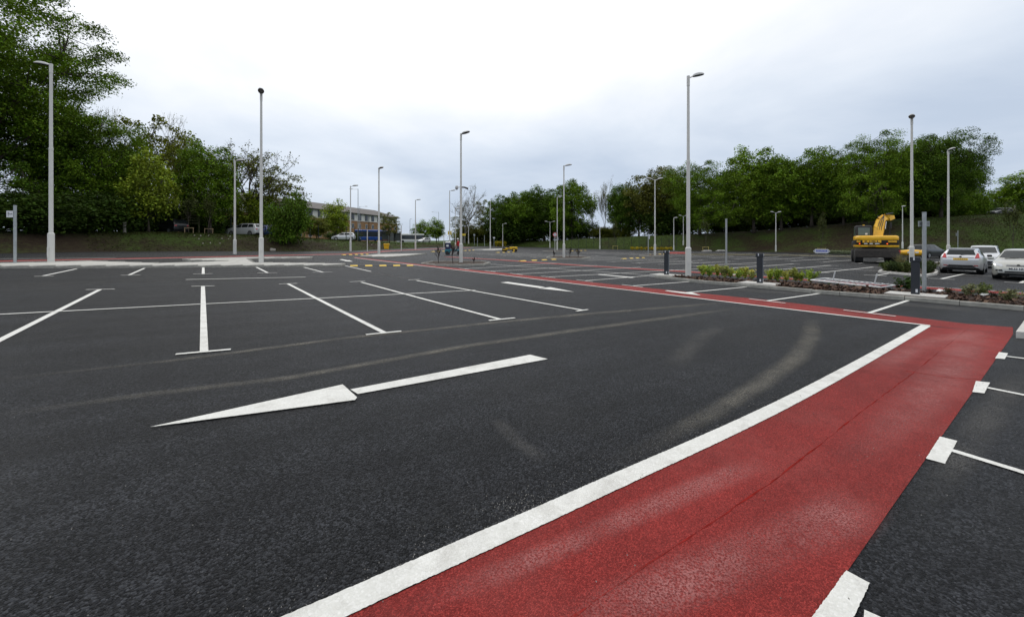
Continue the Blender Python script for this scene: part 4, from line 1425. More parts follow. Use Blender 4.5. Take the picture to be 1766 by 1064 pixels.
for zz in (-.06, .06):
    MB().box((.05, .058, h - .36 + zz), (.34, .02, .022)).build('channel', 'galvanised', sp_)
for xx in (-.12, .22):
    MB().box((xx, .06, h - .36), (.02, .012, .185)).build('rim', 'galvanised', sp_)
post(1252.5, 470, 378, 'thin grey sign post standing among the planter shrubs', r=.05, zoff=.05)
o, h, p = post(1652, 438, 398, 'thin grey post with small plate on the right bank', base=54, r=.045)
MB().box((-.12, .06, h - .5), (.2, .02, .4)).build('sign_plate', 'sign_back', o)
o, h, p = post(957, 436, 401, 'post with round red and white sign by the far planter', r=.04, m='post_white')
for rr, m, dy in ((.32, 'sign_red', -.05), (.225, 'sign_white', -.058)):
    MB().tube([(0, dy, h - .32), (0, dy - .006, h - .32)], rr, 18).build('sign_plate', m, o)
MB().box((0, -.068, h - .32), (.07, .004, .22)).build('symbol', 'sign_ink', o)
post(633.5, 434, 397, 'thin pale post in front of the blue bus', r=.05, m='post_white')
post(692, 432.5, 389, 'thin pale post in front of the white bus', r=.06, m='post_white')
post(765.5, 431, 404, 'thin pale post left of the lamp post with the yellow notice', r=.05, m='post_white')
o, h, p = post(1118, 442, 406, 'small post in the double lamp planter', r=.05)
MB().box((.08, 0, h - .25), (.2, .02, .35)).build('sign_plate', 'sign_white', o)
for i, (px, yt, lab) in enumerate([(818, 404, 'far left one of the thin posts under the leafless tree'), (823.5, 410, 'middle one of the thin posts under the leafless tree'), (835.5, 406, 'far thin post left of the tall white lamp post'), (852, 409, 'far thin post right of the tall white lamp post')]):
    o, h, p = post(px, 427, yt, lab, base=106, r=.06)
    if i in (0, 3): MB().box((0, -.08, h - .2), (.5, .03, .4)).build('sign_plate', 'sign_white' if i else 'galvanised', o)
# small yellow notices
for px, y, dep, w, hh, lab in [(775.5, 402, 61.3, .55, .55, 'yellow notice on a lamp post')]:
    p = along(px, dep - .4); o = MB().box((0, 0, 0), (w, .03, hh)).build('notice', 'sign_yellow'); o.location = (p.x, p.y, EYE + (HY - y) / FPX * dep); tag(o, 'small yellow notice fixed to a lamp post', 'sign')
p = along(800, 104)
o = thing('notice_board', 'yellow notice board under the leafless tree', 'sign', (p.x, p.y, T(p.x, p.y)))
MB().box((0, 0, 2.3), (.9, .05, .55)).build('board', 'sign_yellow', o)
for s in (-.3, .3): MB().box((s, .06, 1.1), (.07, .07, 2.4)).build('post', 'galvanised', o)
# blue lozenge sign
p = along(1417, 59.5)
o = thing('lozenge_sign', 'white lozenge-shaped sign with blue lettering panel by the far kerb', 'sign', (p.x, p.y, T(p.x, p.y)), face_cam(p))
w, hh = 1.0, .3
MB().add([(x, y_, z + .42) for y_ in (0, .05) for x, z in ((-w, 0), (-w + .28, -hh), (w - .28, -hh), (w, 0), (w - .28, hh), (-w + .28, hh))],
         [(0, 1, 2, 3, 4, 5), (11, 10, 9, 8, 7, 6)] + [(i, (i + 1) % 6 + 0, (i + 1) % 6 + 6, i + 6)[::-1] for i in range(6)]).build('board', 'sign_white', o)
MB().add([(x, -.012, z + .46) for x, z in ((-.66, -.13), (.66, -.13), (.66, .13), (-.66, .13))], [(0, 1, 2, 3)]).build('panel', 'sign_blue', o)
for s in (-1, 1):
    MB().add([(s * .9, -.01, .42), (s * .78, -.01, .5), (s * .78, -.01, .34)], [(0, 1, 2)]).build('chevron', 'sign_ink', o)
    MB().box((s * .5, .03, .06), (.06, .06, .2)).build('foot', 'galvanised', o)
for k in range(3):
    MB().box((-.38 + k * .38, -.016, .46), (.3, .004, .05)).build('lettering', 'sign_white', o)

# ------------------------------------------------------------------ bollards, fallen barrier
for p, lab in zip(BOL, ['dark square bollard farthest away, at the planter tip', 'dark square bollard in the middle of the planter', 'dark square bollard nearest, in front of the grey sign post']):
    o = thing('bollard', lab, 'bollard', (p.x, p.y, G(p.x) + .12), BDIR + .12 + (math.pi if math.sin(BDIR) > 0 else 0), 'dark bollards in the planter')
    MB().rbox((0, 0, .52), (.20, .13, 1.06), .012, 2).build('post', 'bollard_grey', o)
    hd = MB().rbox((0, 0, 1.10), (.25, .17, .15), .015, 2); hd.build('head', 'bollard_grey', o)
    MB().box((.127, .02, 1.12), (.008, .05, .09)).build('slot', 'sign_white', o)
    MB().box((-.03, -.0865, 1.12), (.035, .006, .09)).build('slot', 'sign_white', o)
    MB().box((.03, -.068, .12), (.05, .006, .10)).build('label_plate', 'sign_white', o)
    MB().box((.103, .02, .12), (.006, .05, .10)).build('label_plate', 'sign_white', o)
    MB().box((.103, 0, .55), (.005, .10, .86)).build('lit_side', mat('bollard_side', (.10, .12, .15), .4, .3), o)  # paler sheet over one face: its side lighting put into the colour
pa, pb = at(1398, 493.5), at(1519, 505.5)
d = pb - pa; L_ = d.length
o = thing('barrier', 'galvanised pedestrian barrier lying flat on the bark planter', 'barrier', (pa.x, pa.y, G(pa.x) + .19), math.atan2(d.y, d.x))
W_ = .9
fr = MB().tube([(0, 0, .05), (L_, 0, .0)], .024, 6); fr.tube([(0, W_, .09), (L_, W_, .03)], .024, 6); fr.tube([(0, 0, .05), (0, W_, .09)], .024, 6); fr.tube([(L_, 0, 0), (L_, W_, .03)], .024, 6)
fr.build('frame', mat('barrier_galv', (.55, .56, .57), .4, .3), o)
for k in range(1, 13):
    x = L_ * k / 13
    MB().tube([(x, 0, .04), (x, W_, .075)], .013, 5).build('bar', 'barrier_galv', o)
for x in (.42, L_ - .5):
    MB().tube([(x, W_ * .75, .05), (x + .06, W_ * .8, .42)], .022, 6).build('foot', 'barrier_galv', o)

# ------------------------------------------------------------------ speed humps
HT = {}


def hump(px0, px1, label, n=9):
    a, c = at(*px0), at(*px1)
    d = c - a; ln = d.length / n
    o = thing('speed_hump', label, 'speed hump', (a.x, a.y, G(a.x)), math.atan2(d.y, d.x), 'yellow and black rubber speed humps')
    for i in range(n):
        key = (i % 2, i in (0, n - 1))
        if key not in HT:
            b = MB()
            sec = [(-.22, 0), (-.13, .045), (0, .06), (.13, .045), (.22, 0)]
            b.add([(-.495, y, z) for y, z in sec] + [(.495, y, z) for y, z in sec], [(0, 1, 2, 3, 4), (9, 8, 7, 6, 5), (0, 5, 6, 1), (1, 6, 7, 2), (2, 7, 8, 3), (3, 8, 9, 4)])
            me = bpy.data.meshes.new('segment'); me.from_pydata(b.v, [], b.f); me.materials.append(MATS['hump_black' if i % 2 else 'hump_yellow'])
            HT[key] = me
        s = link('segment', HT[key], o)
        s.location = (ln * (i + .5), 0, G(a.x + d.x * (i + .5) / n) - G(a.x) + .002)
        s.scale = (ln, .8 if i in (0, n - 1) else 1.0, .9 if i in (0, n - 1) else 1)


hump((604, 459), (712, 458.4), 'nearest yellow and black speed hump, by the paved island tip')
hump((590, 440), (634, 439), 'speed hump between the left bank and the triangular island')
hump((896, 450.6), (972, 447), 'speed hump leading to the middle planter')
hump((744, 434.4), (773, 433.4), 'speed hump left of the person in red', 7)
hump((856, 435.8), (886, 435), 'speed hump just below the road roller', 7)
hump((984, 433), (1010, 432.2), 'speed hump right of the round sign', 7)
hump((1073, 446.6), (1110, 444.8), 'speed hump left of the double lamp planter', 7)
hump((1262, 470.5), (1308, 467), 'speed hump behind the planter shrubs', 7)
hump((1118, 439.4), (1146, 438.4), 'speed hump beside the double lamp post', 7)
hump((800, 432.6), (822, 431.4), 'speed hump right of the person in red', 7)


# ------------------------------------------------------------------ vehicles
def curve(pts, x):
    xs = [p[0] for p in pts]; ys = [p[1] for p in pts]
    return float(np.interp(x, xs, ys))


def project(bvh, quad, axis, n=6, m=4, off=.008, thick=.012):
    """panel laid on the body: quad of (a,b) corners seen along an axis, draped on the surface"""
    b = MB(); P0 = []
    for i in range(n + 1):
        for j in range(m + 1):
            u, v = i / n, j / m
            q = [quad[0][k] * (1 - u) * (1 - v) + quad[1][k] * u * (1 - v) + quad[2][k] * u * v + quad[3][k] * (1 - u) * v for k in (0, 1)]
            sgn = 1 if axis[0] == '+' else -1
            if axis[1] == 'x':
                org, dr = Vector((sgn * 9, q[0], q[1])), Vector((-sgn, 0, 0))
            else:
                org, dr = Vector((q[0], sgn * 9, q[1])), Vector((0, -sgn, 0))
            hit = bvh.ray_cast(org, dr)
            if hit[0] is None:
                return None
            nn = hit[1]
            if nn.dot(dr) > 0: nn = -nn
            P0.append((hit[0] + nn * off, hit[0] - nn * thick))
    b.v = [tuple(p[0]) for p in P0] + [tuple(p[1]) for p in P0]
    k = len(P0)
    for i in range(n):
        for j in range(m):
            a = i * (m + 1) + j
            b.f.append((a, a + 1, a + m + 2, a + m + 1)); b.m.append(0)
    rim = [i * (m + 1) for i in range(n + 1)] + [n * (m + 1) + j for j in range(1, m + 1)] + [i * (m + 1) + m for i in range(n - 1, -1, -1)] + [j for j in range(m - 1, 0, -1)]
    for i in range(len(rim)):
        a, c = rim[i], rim[(i + 1) % len(rim)]
        b.f.append((a, c, c + k, a + k)); b.m.append(0)
    return b


def make_car(label, paint, loc, rz, kind='hatch', detail=True, plate=None, cat='car', group=None, z=None, rear_plate='plate_yellow'):
    if kind == 'hatch':
        Lc, Wd, H = 3.95, .86, 1.47
        ztop = [(-1.975, .80), (-1.93, .97), (-1.80, 1.06), (-1.62, 1.33), (-1.50, 1.425), (-1.1, 1.465), (-.4, 1.475), (.15, 1.43), (.35, 1.36), (1.08, .98), (1.45, .90), (1.75, .80), (1.93, .66), (1.975, .55)]
        belt = [(-1.975, .78), (-1.8, 1.02), (-.5, .96), (.9, .90), (1.1, .90), (1.45, .86), (1.75, .77), (1.975, .52)]
        wroof = [(-1.975, .80), (-1.8, .70), (-1.5, .53), (-.5, .60), (.3, .58), (1.08, .74), (1.6, .66), (1.975, .5)]
        wh = (-1.25, 1.24)
    elif kind == 'saloon':
        Lc, Wd, H = 4.65, .88, 1.48
        ztop = [(-2.32, .82), (-2.25, 1.02), (-1.75, 1.07), (-1.55, 1.10), (-.95, 1.40), (-.6, 1.455), (0, 1.48), (.35, 1.44), (.55, 1.38), (1.30, 1.00), (1.75, .93), (2.1, .82), (2.27, .68), (2.325, .55)]
        belt = [(-2.32, .80), (-2.2, .98), (-1.5, .99), (1.1, .93), (1.35, .93), (1.75, .88), (2.1, .78), (2.325, .52)]
        wroof = [(-2.32, .8), (-1.7, .74), (-.9, .60), (.5, .60), (1.3, .76), (2.0, .68), (2.325, .55)]
        wh = (-1.38, 1.38)
    else:
        Lc, Wd, H = 4.3, .88, 1.58
        ztop = [(-2.15, .85), (-2.1, 1.05), (-1.9, 1.38), (-1.75, 1.53), (-1.0, 1.58), (.1, 1.56), (.4, 1.48), (1.25, 1.03), (1.6, .96), (1.95, .84), (2.15, .58)]
        belt = [(-2.15, .82), (-1.95, 1.02), (1.1, .96), (1.3, .95), (1.6, .90), (1.95, .80), (2.15, .55)]
        wroof = [(-2.15, .82), (-1.8, .62), (.4, .60), (1.25, .76), (1.9, .68), (2.15, .55)]
        wh = (-1.35, 1.35)
    hl = Lc / 2
    wid = [(-hl, .80), (-hl + .05, .88), (-hl + .2, .95), (-hl + .6, 1.0), (hl - .9, 1.0), (hl - .35, .955), (hl - .12, .86), (hl, .70)]
    xs = sorted(set([-hl, -hl + .02, -hl + .05, -hl + .1, -hl + .16, -hl + .24, -hl + .34, hl - .34, hl - .24, hl - .16, hl - .1, hl - .05, hl - .02, hl] + [round(-hl + .45 + k * .09, 3) for k in range(int((Lc - .9) / .09) + 1)] + [w + s * .34 * c for w in wh for s in (-1, 1) for c in (1, .96, .85, .7, .5, .25, 0)]))
    xs = [x for i, x in enumerate(xs) if i == 0 or x - xs[i - 1] > .004]
    b = MB(); ringn = 0
    for x in xs:
        w = Wd * curve(wid, x)
        zb = curve([(-hl, .38), (-hl + .08, .27), (-hl + .4, .22), (hl - .4, .22), (hl - .08, .24), (hl, .34)], x)
        for c in wh:
            if abs(x - c) < .34:
                zb = max(zb, .30 + math.sqrt(max(0, .34 ** 2 - (x - c) ** 2)))
        zt = curve(ztop, x); be = min(curve(belt, x), zt - .01); wr = min(curve(wroof, x), w * .97)
        z1 = max(zb + .02, .36); z2 = max(z1 + .02, min(.62, be - .1)); z3 = max(z2 + .02, be - .05)
        half = [(w * .95, zb), (w * .995, z1), (w, z2), (w * .975, z3), (w * .955, max(be, z3 + .01))]
        w4 = w * .955; top4 = half[-1][1]; tz = max(zt - .035, top4 + .004)
        for k in (.33, .66):
            half.append((w4 + (wr - w4) * k, top4 + (tz - top4) * k + .012 * math.sin(k * 3.1)))
        half += [(wr, tz), (wr * .88, max(zt - .012, tz + .002)), (wr * .5, zt), (0, zt + .004)]
        ring = half + [(-y, z_) for y, z_ in half[-2::-1]]
        ringn = len(ring)
        b.v += [(x, y, z_) for y, z_ in ring]
    for i in range(len(xs) - 1):
        for k in range(ringn - 1):
            a = i * ringn + k
            b.f.append((a, a + ringn, a + ringn + 1, a + 1)); b.m.append(0)
    b.f.append(tuple(range(ringn))); b.m.append(0)
    b.f.append(tuple(range((len(xs) - 1) * ringn, len(xs) * ringn))[::-1]); b.m.append(0)
    bvh = BVHTree.FromPolygons([Vector(v) for v in b.v], b.f)
    zz = T(loc[0], loc[1]) if z is None else z
    root = thing('parked_car', label, cat, (loc[0], loc[1], zz), rz, group)
    body = b.build('body', paint, root, smooth=38)
    MB().box((0, 0, .33), (Lc - .5, Wd * 1.7, .22)).build('underbody', 'trim_black', root)
    for c in wh:
        for s in (-1, 1):
            wl = link('wheel', None, root); wl.location = (c, s * (Wd - .11), .305)
            MB().tube([(0, -s * .1, 0), (0, s * .085, 0), (0, s * .1, 0)], [.305, .305, .285], 20).build('tyre', 'rubber', wl, smooth=40)
            rim = MB().tube([(0, s * .09, 0), (0, s * .106, 0)], [.2, .2], 18).build('rim', 'alloy', wl)
            MB().tube([(c, s * (Wd - .30), .31), (c, s * (Wd - .20), .31)], .35, 14).build('wheel_housing', 'trim_black', root)

    def pan(name, quad, axis, m, n=6, mm=4, par=root, off=.008):
        q = project(bvh, quad, axis, n, mm, off)
        if q is None: return None
        return q.build(name, m, par, smooth=30)

    if kind == 'hatch':
        rg = pan('rear_window', [(-.56, 1.09), (.56, 1.09), (.47, 1.36), (-.47, 1.36)], '-x', 'car_glass', 10, 6)
        ws = [(-.66, 1.02), (.66, 1.02), (.53, 1.37), (-.53, 1.37)]
        sw = [[(-1.0, 1.01), (-.12, .98), (-.12, 1.36), (-.95, 1.36)], [(-.06, .98), (.88, .96), (.38, 1.31), (-.06, 1.36)], [(-1.55, 1.10), (-1.06, 1.02), (-1.02, 1.34), (-1.40, 1.30)]]
    elif kind == 'saloon':
        rg = pan('rear_window', [(-.58, 1.13), (.58, 1.13), (.52, 1.36), (-.52, 1.36)], '-x', 'car_glass')
        ws = [(-.68, 1.045), (.68, 1.045), (.55, 1.39), (-.55, 1.39)]
        sw = [[(-1.0, 1.04), (-.18, 1.01), (-.18, 1.38), (-.82, 1.36)], [(-.1, 1.01), (1.08, .99), (.52, 1.32), (-.1, 1.38)]]
    else:
        rg = pan('rear_window', [(-.6, 1.10), (.6, 1.10), (.54, 1.42), (-.54, 1.42)], '-x', 'car_glass')
        ws = [(-.68, 1.06), (.68, 1.06), (.55, 1.46), (-.55, 1.46)]
        sw = [[(-.98, 1.06), (-.12, 1.04), (-.12, 1.47), (-.98, 1.47)], [(-.04, 1.04), (1.02, 1.02), (.42, 1.42), (-.04, 1.47)], [(-1.8, 1.10), (-1.06, 1.06), (-1.06, 1.46), (-1.65, 1.45)]]
    pan('windscreen', ws, '+x', 'car_glass', 10, 6)
    for s in '+-':
        for q in sw:
            pan('side_window', q, s + 'y', 'car_glass')
    if not detail:
        for s in (-1, 1):
            pan('headlight', [(s * .5, .62), (s * .76, .66), (s * .76, .76), (s * .5, .74)], '+x', 'lamp_clear')
            pan('tail_light', [(s * .5, .78), (s * .72, .78), (s * .72, .92), (s * .5, .92)], '-x', 'tail_red')
        return root
    for s in (-1, 1):
        mr = MB().rbox((.78 if kind != 'saloon' else .98, s * (Wd + .09), 1.0), (.13, .2, .13), .04, 2).build('door_mirror', paint if kind != 'hatch' else 'trim_black', root, smooth=40)
        for x in (-.85, .1):
            pan('door_handle', [(x, .86), (x + .18, .86), (x + .18, .885), (x, .885)], ('+' if s > 0 else '-') + 'y', 'trim_black', 3, 1)
    if kind == 'hatch':
        for s in (-1, 1):
            pan('tail_light', [(s * .53, .90), (s * .715, .92), (s * .655, 1.17), (s * .60, 1.17)], '-x', 'tail_red', 6, 6, off=.02)
            pan('reflector', [(s * .50, .47), (s * .66, .48), (s * .66, .52), (s * .50, .51)], '-x', 'tail_red', 4, 2, off=.012)
            pan('headlight', [(s * .45, .66), (s * .72, .70), (s * .70, .84), (s * .52, .76)], '+x', 'lamp_clear')
        pan('diffuser', [(-.62, .345), (.62, .345), (.44, .53), (-.44, .53)], '-x', 'trim_black', 8, 4, off=.012)
        pan('tailgate_trim', [(-.5, .935), (.5, .935), (.5, .96), (-.5, .96)], '-x', 'trim_black', 6, 1)
        pl_ = pan('number_plate', [(-.34, .79), (.34, .79), (.34, .91), (-.34, .91)], '-x', 'plate_white', 4, 2, off=.006)
        pp = pan('plate_face', [(-.28, .80), (.28, .80), (.28, .90), (-.28, .90)], '-x', 'plate_yellow', 4, 2, pl_, off=.016)
        for k in range(7):
            y0 = -.23 + k * .068
            pan('character', [(y0, .825), (y0 + .035, .825), (y0 + .035, .878), (y0, .878)], '-x', mat('plate_ink', (.22, .13, .01), .5), 1, 1, pl_, off=.02)
        MB().tube([(-1.80, .0, 1.075), (-1.79, -.14, 1.10), (-1.75, -.34, 1.13)], .014, 5).build('wiper', 'trim_black', root)
        MB().rbox((-1.47, 0, 1.425), (.22, 1.05, .03), .012, 2).build('spoiler', paint, root, smooth=40)
        MB().tube([(-1.965, 0, .98), (-1.96, 0, .98)], .05, 10).build('badge', 'trim_black', root)
    else:
        dk = kind == 'mondeo'
        for s in (-1, 1):
            pan('headlight', [(s * .46, .64), (s * .74, .68), (s * .79, .83), (s * .50, .76)], '+x', 'lamp_clear', 6, 5, off=.012)
            pan('fog_light', [(s * .46, .42), (s * .70, .44), (s * .69, .50), (s * .48, .51)], '+x', 'trim_black', 4, 2, off=.006)
        pan('grille', [(-.36, .655), (.36, .655), (.42, .74), (-.42, .74)], '+x', 'alloy', 8, 3, off=.006)
        for k in range(3):
            pan('grille_bar', [(-.36, .668 + .024 * k), (.36, .668 + .024 * k), (.36, .675 + .024 * k), (-.36, .675 + .024 * k)], '+x', 'trim_black', 6, 1, off=.012)
        pan('air_intake', [(-.42, .36), (.42, .36), (.40, .44), (-.40, .44)] if kind == 'saloon' else [(-.44, .36), (.44, .36), (.56, .60), (-.56, .60)], '+x', 'trim_black', 8, 2, off=.008)
        bd = MB().tube([(hl - .085, 0, .715), (hl - .06, 0, .715)], .055, 14); bd.build('badge', 'trim_black', root)
        q = project(bvh, [(-.27, .50), (.27, .50), (.27, .605), (-.27, .605)], '+x', 4, 2, .012)
        pl_ = q.build('number_plate', 'plate_white', root)
        xm = max(v[0] for v in q.v)
        if plate:
            text_mesh('lettering', plate, .118, 'sign_ink', pl_, Matrix.Translation((xm + .006, 0, .552)) @ Matrix.Rotation(R(90), 4, 'Z') @ Matrix.Rotation(R(90), 4, 'X'), bold=.004)
        MB().tube([(1.28, -.5, 1.02), (1.22, .1, 1.05)], .012, 4).build('wiper', 'trim_black', root)
    return root


CARS = 'cars parked by the planter'
aR = math.atan2(vb.y, vb.x)
p = along(1651, 23.0) + vb * 1.97
make_car('silver hatchback seen from behind, parked beside the planter', 'car_silver', (p.x, p.y), aR + .06, 'hatch', group=CARS)
p = along(1756, 19.0) + vb * 2.33
make_car('silver saloon facing the camera, cut by the right edge', 'car_gold', (p.x, p.y), aR + math.pi, 'saloon', plate='ML53 NNK', group=CARS)
p = along(1688, 28.5) + vb * 2.15
make_car('pale silver car facing the camera behind the other two', 'car_pale', (p.x, p.y), aR + math.pi + .06, 'mondeo', plate=None, group=CARS)
LC = 'cars half hidden beyond the left bank'
p = along(292, 45.5); make_car('dark car parked under the trees beyond the left bank', 'car_dark', (p.x, p.y), R(160), 'mpv', False, group=LC)
p = along(243, 46); make_car('pale car nose beside the dark car under the trees', 'car_silver', (p.x, p.y), R(200), 'saloon', False, group=LC, z=2.6)
p = along(424, 52); make_car('white car parked beyond the bank left of the second lamp post', 'car_white', (p.x, p.y), R(170), 'mpv', False, group=LC)
p = along(400, 56); make_car('low white car behind the other white car', 'car_white', (p.x, p.y), R(165), 'saloon', False, group=LC)
p = along(455, 53); make_car('blue car right of the second lamp post', 'car_blue', (p.x, p.y), R(150), 'hatch', False, group=LC)
p = along(593, 72); make_car('pale car half hidden by plants below the brick building', 'car_silver', (p.x, p.y), R(200), 'hatch', False, group=LC)
p = along(732, 125); make_car('white van-like car right of the white bus', 'car_white', (p.x, p.y), R(240), 'mpv', False, group=LC)
p = along(1726, 72); make_car('dark car parked on top of the right bank', 'car_dark', (p.x, p.y), R(185), 'hatch', False, z=T(p.x, p.y) + .15)


# wheeled excavator, seen from behind
def excavator():
    p = at(1509, 454.5)
    o = thing('excavator', 'yellow wheeled excavator with its boom raised, seen from behind', 'excavator', (p.x * 1.035, p.y * 1.035, G(p.x)), 0)
    sc = 1.12
    o.rotation_euler = (0, 0, math.atan2(-p.x, p.y) + R(6))
    # local: x right, y away from the viewer, z up
    MB().rbox((0, .6, .72), (2.3, 3.6, .42), .08, 2).build('chassis', 'chassis_dark', o)
    MB().rbox((-.05, -1.15, .72), (2.45, .2, .62), .08, 2).build('dozer_blade', 'chassis_dark', o)
    MB().rbox((.0, -.9, 1.05), (2.5, .5, .12), .03, 2).build('fender', 'chassis_dark', o)
    for sx in (-1, 1):
        for yy in (-.55, 1.9):
            w = link('wheel', None, o); w.location = (sx * 1.02, yy, .5)
            MB().tube([(-.26, 0, 0), (-.22, 0, 0), (.22, 0, 0), (.26, 0, 0)], [.42, .5, .5, .42], 20).build('tyre', 'rubber', w, smooth=40)
            MB().tube([(-.27, 0, 0), (.27, 0, 0)], .24, 14).build('hub', 'chassis_dark', w)
    MB().tube([(0, .5, .9), (0, .5, 1.28)], .75, 20).build('turntable', 'chassis_dark', o)
    MB().rbox((0, .9, 1.45), (2.45, 3.0, .4), .06, 2).build('deck', 'digger_black', o)
    # counterweight: rounded plan, three stacked bands
    def band(z0, z1, m, name, w=1.24, g=0.0, top=0.0):
        pl = []
        for k in range(13):
            a = math.pi + math.pi * k / 12
            pl.append((w * (1 if abs(math.cos(a)) > 1 else math.copysign(abs(math.cos(a)) ** .35, math.cos(a))), -.55 + (.62 + g) * -abs(math.sin(a)) ** .45))
        pl += [(w, .5), (-w, .5)]
        b = MB(); n = len(pl)
        zs = [(z0, .985), (z0 + .03, 1.0), (z1 - max(.03, top), 1.0), (z1 - top * .35, 1 - top * .25), (z1, 1 - .02 - top * .6)]
        for z, s in zs:
            b.v += [(x * s, y * s if y < 0 else y, z) for x, y in pl]
        for r in range(len(zs) - 1):
            for i in range(n):
                a = r * n + i; c = r * n + (i + 1) % n
                b.f.append((a, c, c + n, a + n)); b.m.append(0)
        b.f.append(tuple(range(n))[::-1]); b.f.append(tuple(range((len(zs) - 1) * n, len(zs) * n))); b.m += [0, 0]
        return b.build(name, m, o, smooth=45)
    band(1.22, 1.36, 'digger_yellow', 'lower_skirt', 1.26, .02)
    dk = band(1.36, 1.74, 'digger_black', 'counterweight_band', 1.235, -.02)
    band(1.74, 2.08, 'digger_yellow', 'engine_cover', 1.25, .02, top=.12)
    yb_ = -1.165
    MB().rbox((-.30, yb_, 1.635), (1.06, .03, .19), .014, 2).build('name_panel', 'digger_yellow', dk)
    text_mesh('lettering', 'K.HILL', .25, 'digger_black', dk, Matrix.Translation((-.30, yb_ - .021, 1.63)) @ FM @ Matrix.Diagonal((1.2, .9, 1, 1)), bold=.004)
    for k, w in enumerate((.2, .2, .26)):
        MB().box((-.64 + k * .31 + (0 if k < 2 else .02), yb_ - .002, 1.475), (w, .02, .07)).build('lettering', 'plate_white', dk)
    for x, w in ((-1.06, .22), (.85, .5)):
        MB().rbox((x, -1.10 if x < 0 else -1.135, 1.62), (w, .08, .12), .03, 2, rz=-.28 if x < 0 else .14).build('vent', 'digger_yellow', dk)
    for x in (-1.0, .56):
        MB().dome((x, -1.16, 1.47), .045, .04, .04, 10, 3, -1.2).build('rear_light', 'lamp_orange', dk)
    MB().box((-.3, -1.20, 1.29), (.45, .012, .05)).build('badge', 'digger_black', o)
    # cab
    cab = MB().rbox((-.66, .65, 2.1), (.96, 1.55, 1.55), .09, 3).build('cab', 'digger_black', o, smooth=40)
    MB().box((-.66, -.135, 2.42), (.70, .015, .58)).build('rear_window', mat('cab_glass', (.11, .15, .14), .1), cab)
    MB().box((-1.145, .65, 2.4), (.015, 1.2, .6)).build('side_window', 'cab_glass', cab)
    MB().box((-.52, -.15, 2.22), (.14, .01, .12)).build('seat_back', 'plate_white', cab)
    MB().tube([(-.62, .5, 2.86), (-.62, .5, 2.96)], .07, 10).build('beacon', 'digger_yellow', cab)
    MB().tube([(-1.15, -.3, 1.9), (-1.18, -.3, 2.7)], .018, 5).build('handrail', 'digger_black', o)
    # boom: two side plates rising to the right and forward
    def plate_run(pts, wd, th, name, m):
        b = MB()
        for (a, wa), (c, wc) in zip(zip(pts[:-1], wd[:-1]), zip(pts[1:], wd[1:])):
            a, c = Vector(a), Vector(c)
            d_ = (c - a).normalized(); nv = Vector((0, 1, 0)).cross(d_).normalized(); tv = Vector((0, 1, 0)) * th
            vs = [a - nv * wa - tv, a + nv * wa - tv, a + nv * wa + tv, a - nv * wa + tv, c - nv * wc - tv, c + nv * wc - tv, c + nv * wc + tv, c - nv * wc + tv]
            b.add(vs, [(3, 2, 1, 0), (4, 5, 6, 7), (0, 1, 5, 4), (1, 2, 6, 5), (2, 3, 7, 6), (3, 0, 4, 7)])
        return b.build(name, m, o)
    bm_ = plate_run([(.22, .7, 1.9), (.30, 1.0, 2.7), (.50, 1.5, 3.35), (.80, 1.9, 3.62)], [.30, .28, .25, .22], .22, 'boom', 'digger_yellow')
    plate_run([(.40, 1.5, 3.1), (.62, 1.7, 3.55), (.70, 1.8, 3.72)], [.05, .06, .05], .26, 'boom_rib', 'digger_yellow')
    plate_run([(.74, 1.9, 3.62), (1.1, 2.4, 3.52), (1.45, 2.7, 3.60)], [.22, .24, .13], .19, 'dipper_arm', 'digger_yellow')
    MB().tube([(.6, 1.4, 2.3), (.72, 1.55, 2.95), (.80, 1.7, 3.4)], [.07, .07, .04], 8).build('ram', 'digger_yellow', o)
    MB().tube([(.74, 1.4, 2.62), (.82, 1.6, 3.2)], .045, 8).build('ram_rod', 'steel_rod', o)
    MB().tube([(.82, 1.7, 3.78), (1.30, 2.2, 3.90)], [.07, .05], 8).build('ram', 'digger_black', o)
    for k in range(3):
        MB().tube([(.30 + .1 * k, .6, 1.9), (.20 + .12 * k, .75, 2.6), (.42 + .1 * k, 1.1, 3.3), (.70, 1.5, 3.72)], .022, 5).build('hose', 'digger_black', o)
    MB().box((1.05, 1.6, 2.5), (.05, .05, 1.1)).build('mirror_stalk', 'digger_black', o)
    MB().rbox((1.1, 1.6, 2.9), (.14, .06, .42), .02, 2).build('mirror', 'digger_black', o)
    o.scale = (sc,) * 3
    return o


excavator()


# yellow bowser and pick-up behind the planter
p = along(1573, 37.5)
o = thing('bowser', 'yellow tank trailer with white stripes behind the lamp post', 'trailer', (p.x, p.y, G(p.x)), math.atan2(-p.x, p.y) * .7)
b = MB()
secs = [(-1.35, .22), (-1.2, .32), (-.5, .42), (0, .46), (.6, .42), (1.1, .34), (1.3, .22)]
b.v = []
for x, h_ in secs:
    for k in range(14):
        a = 2 * math.pi * k / 14
        b.v.append((x, .6 * math.cos(a) * (h_ / .46) ** .5, 1.02 + h_ * .85 * math.sin(a)))
for i in range(len(secs) - 1):
    for k in range(14):
        a = i * 14 + k; c = i * 14 + (k + 1) % 14
        b.f.append((a, c, c + 14, a + 14)); b.m.append(0)
b.f += [tuple(range(14)), tuple(range(len(secs) * 14 - 14, len(secs) * 14))[::-1]]; b.m += [0, 0]
o.scale = (.66, .66, .8)
tk = b.build('tank', 'digger_yellow', o, smooth=50)
MB().rbox((-1.35, -.2, 1.1), (.12, .5, .45), .04, 2).build('end_panel', 'sign_red', o)
MB().tube([(.98, 0, 1.02), (1.12, 0, 1.02)], [.36, .33], 16).build('stripe', 'plate_white', tk)
for x in (-.45, .35): MB().rbox((x, -.60, 1.08), (.34, .03, .2), .01, 2).build('label_plate', 'plate_white', tk)
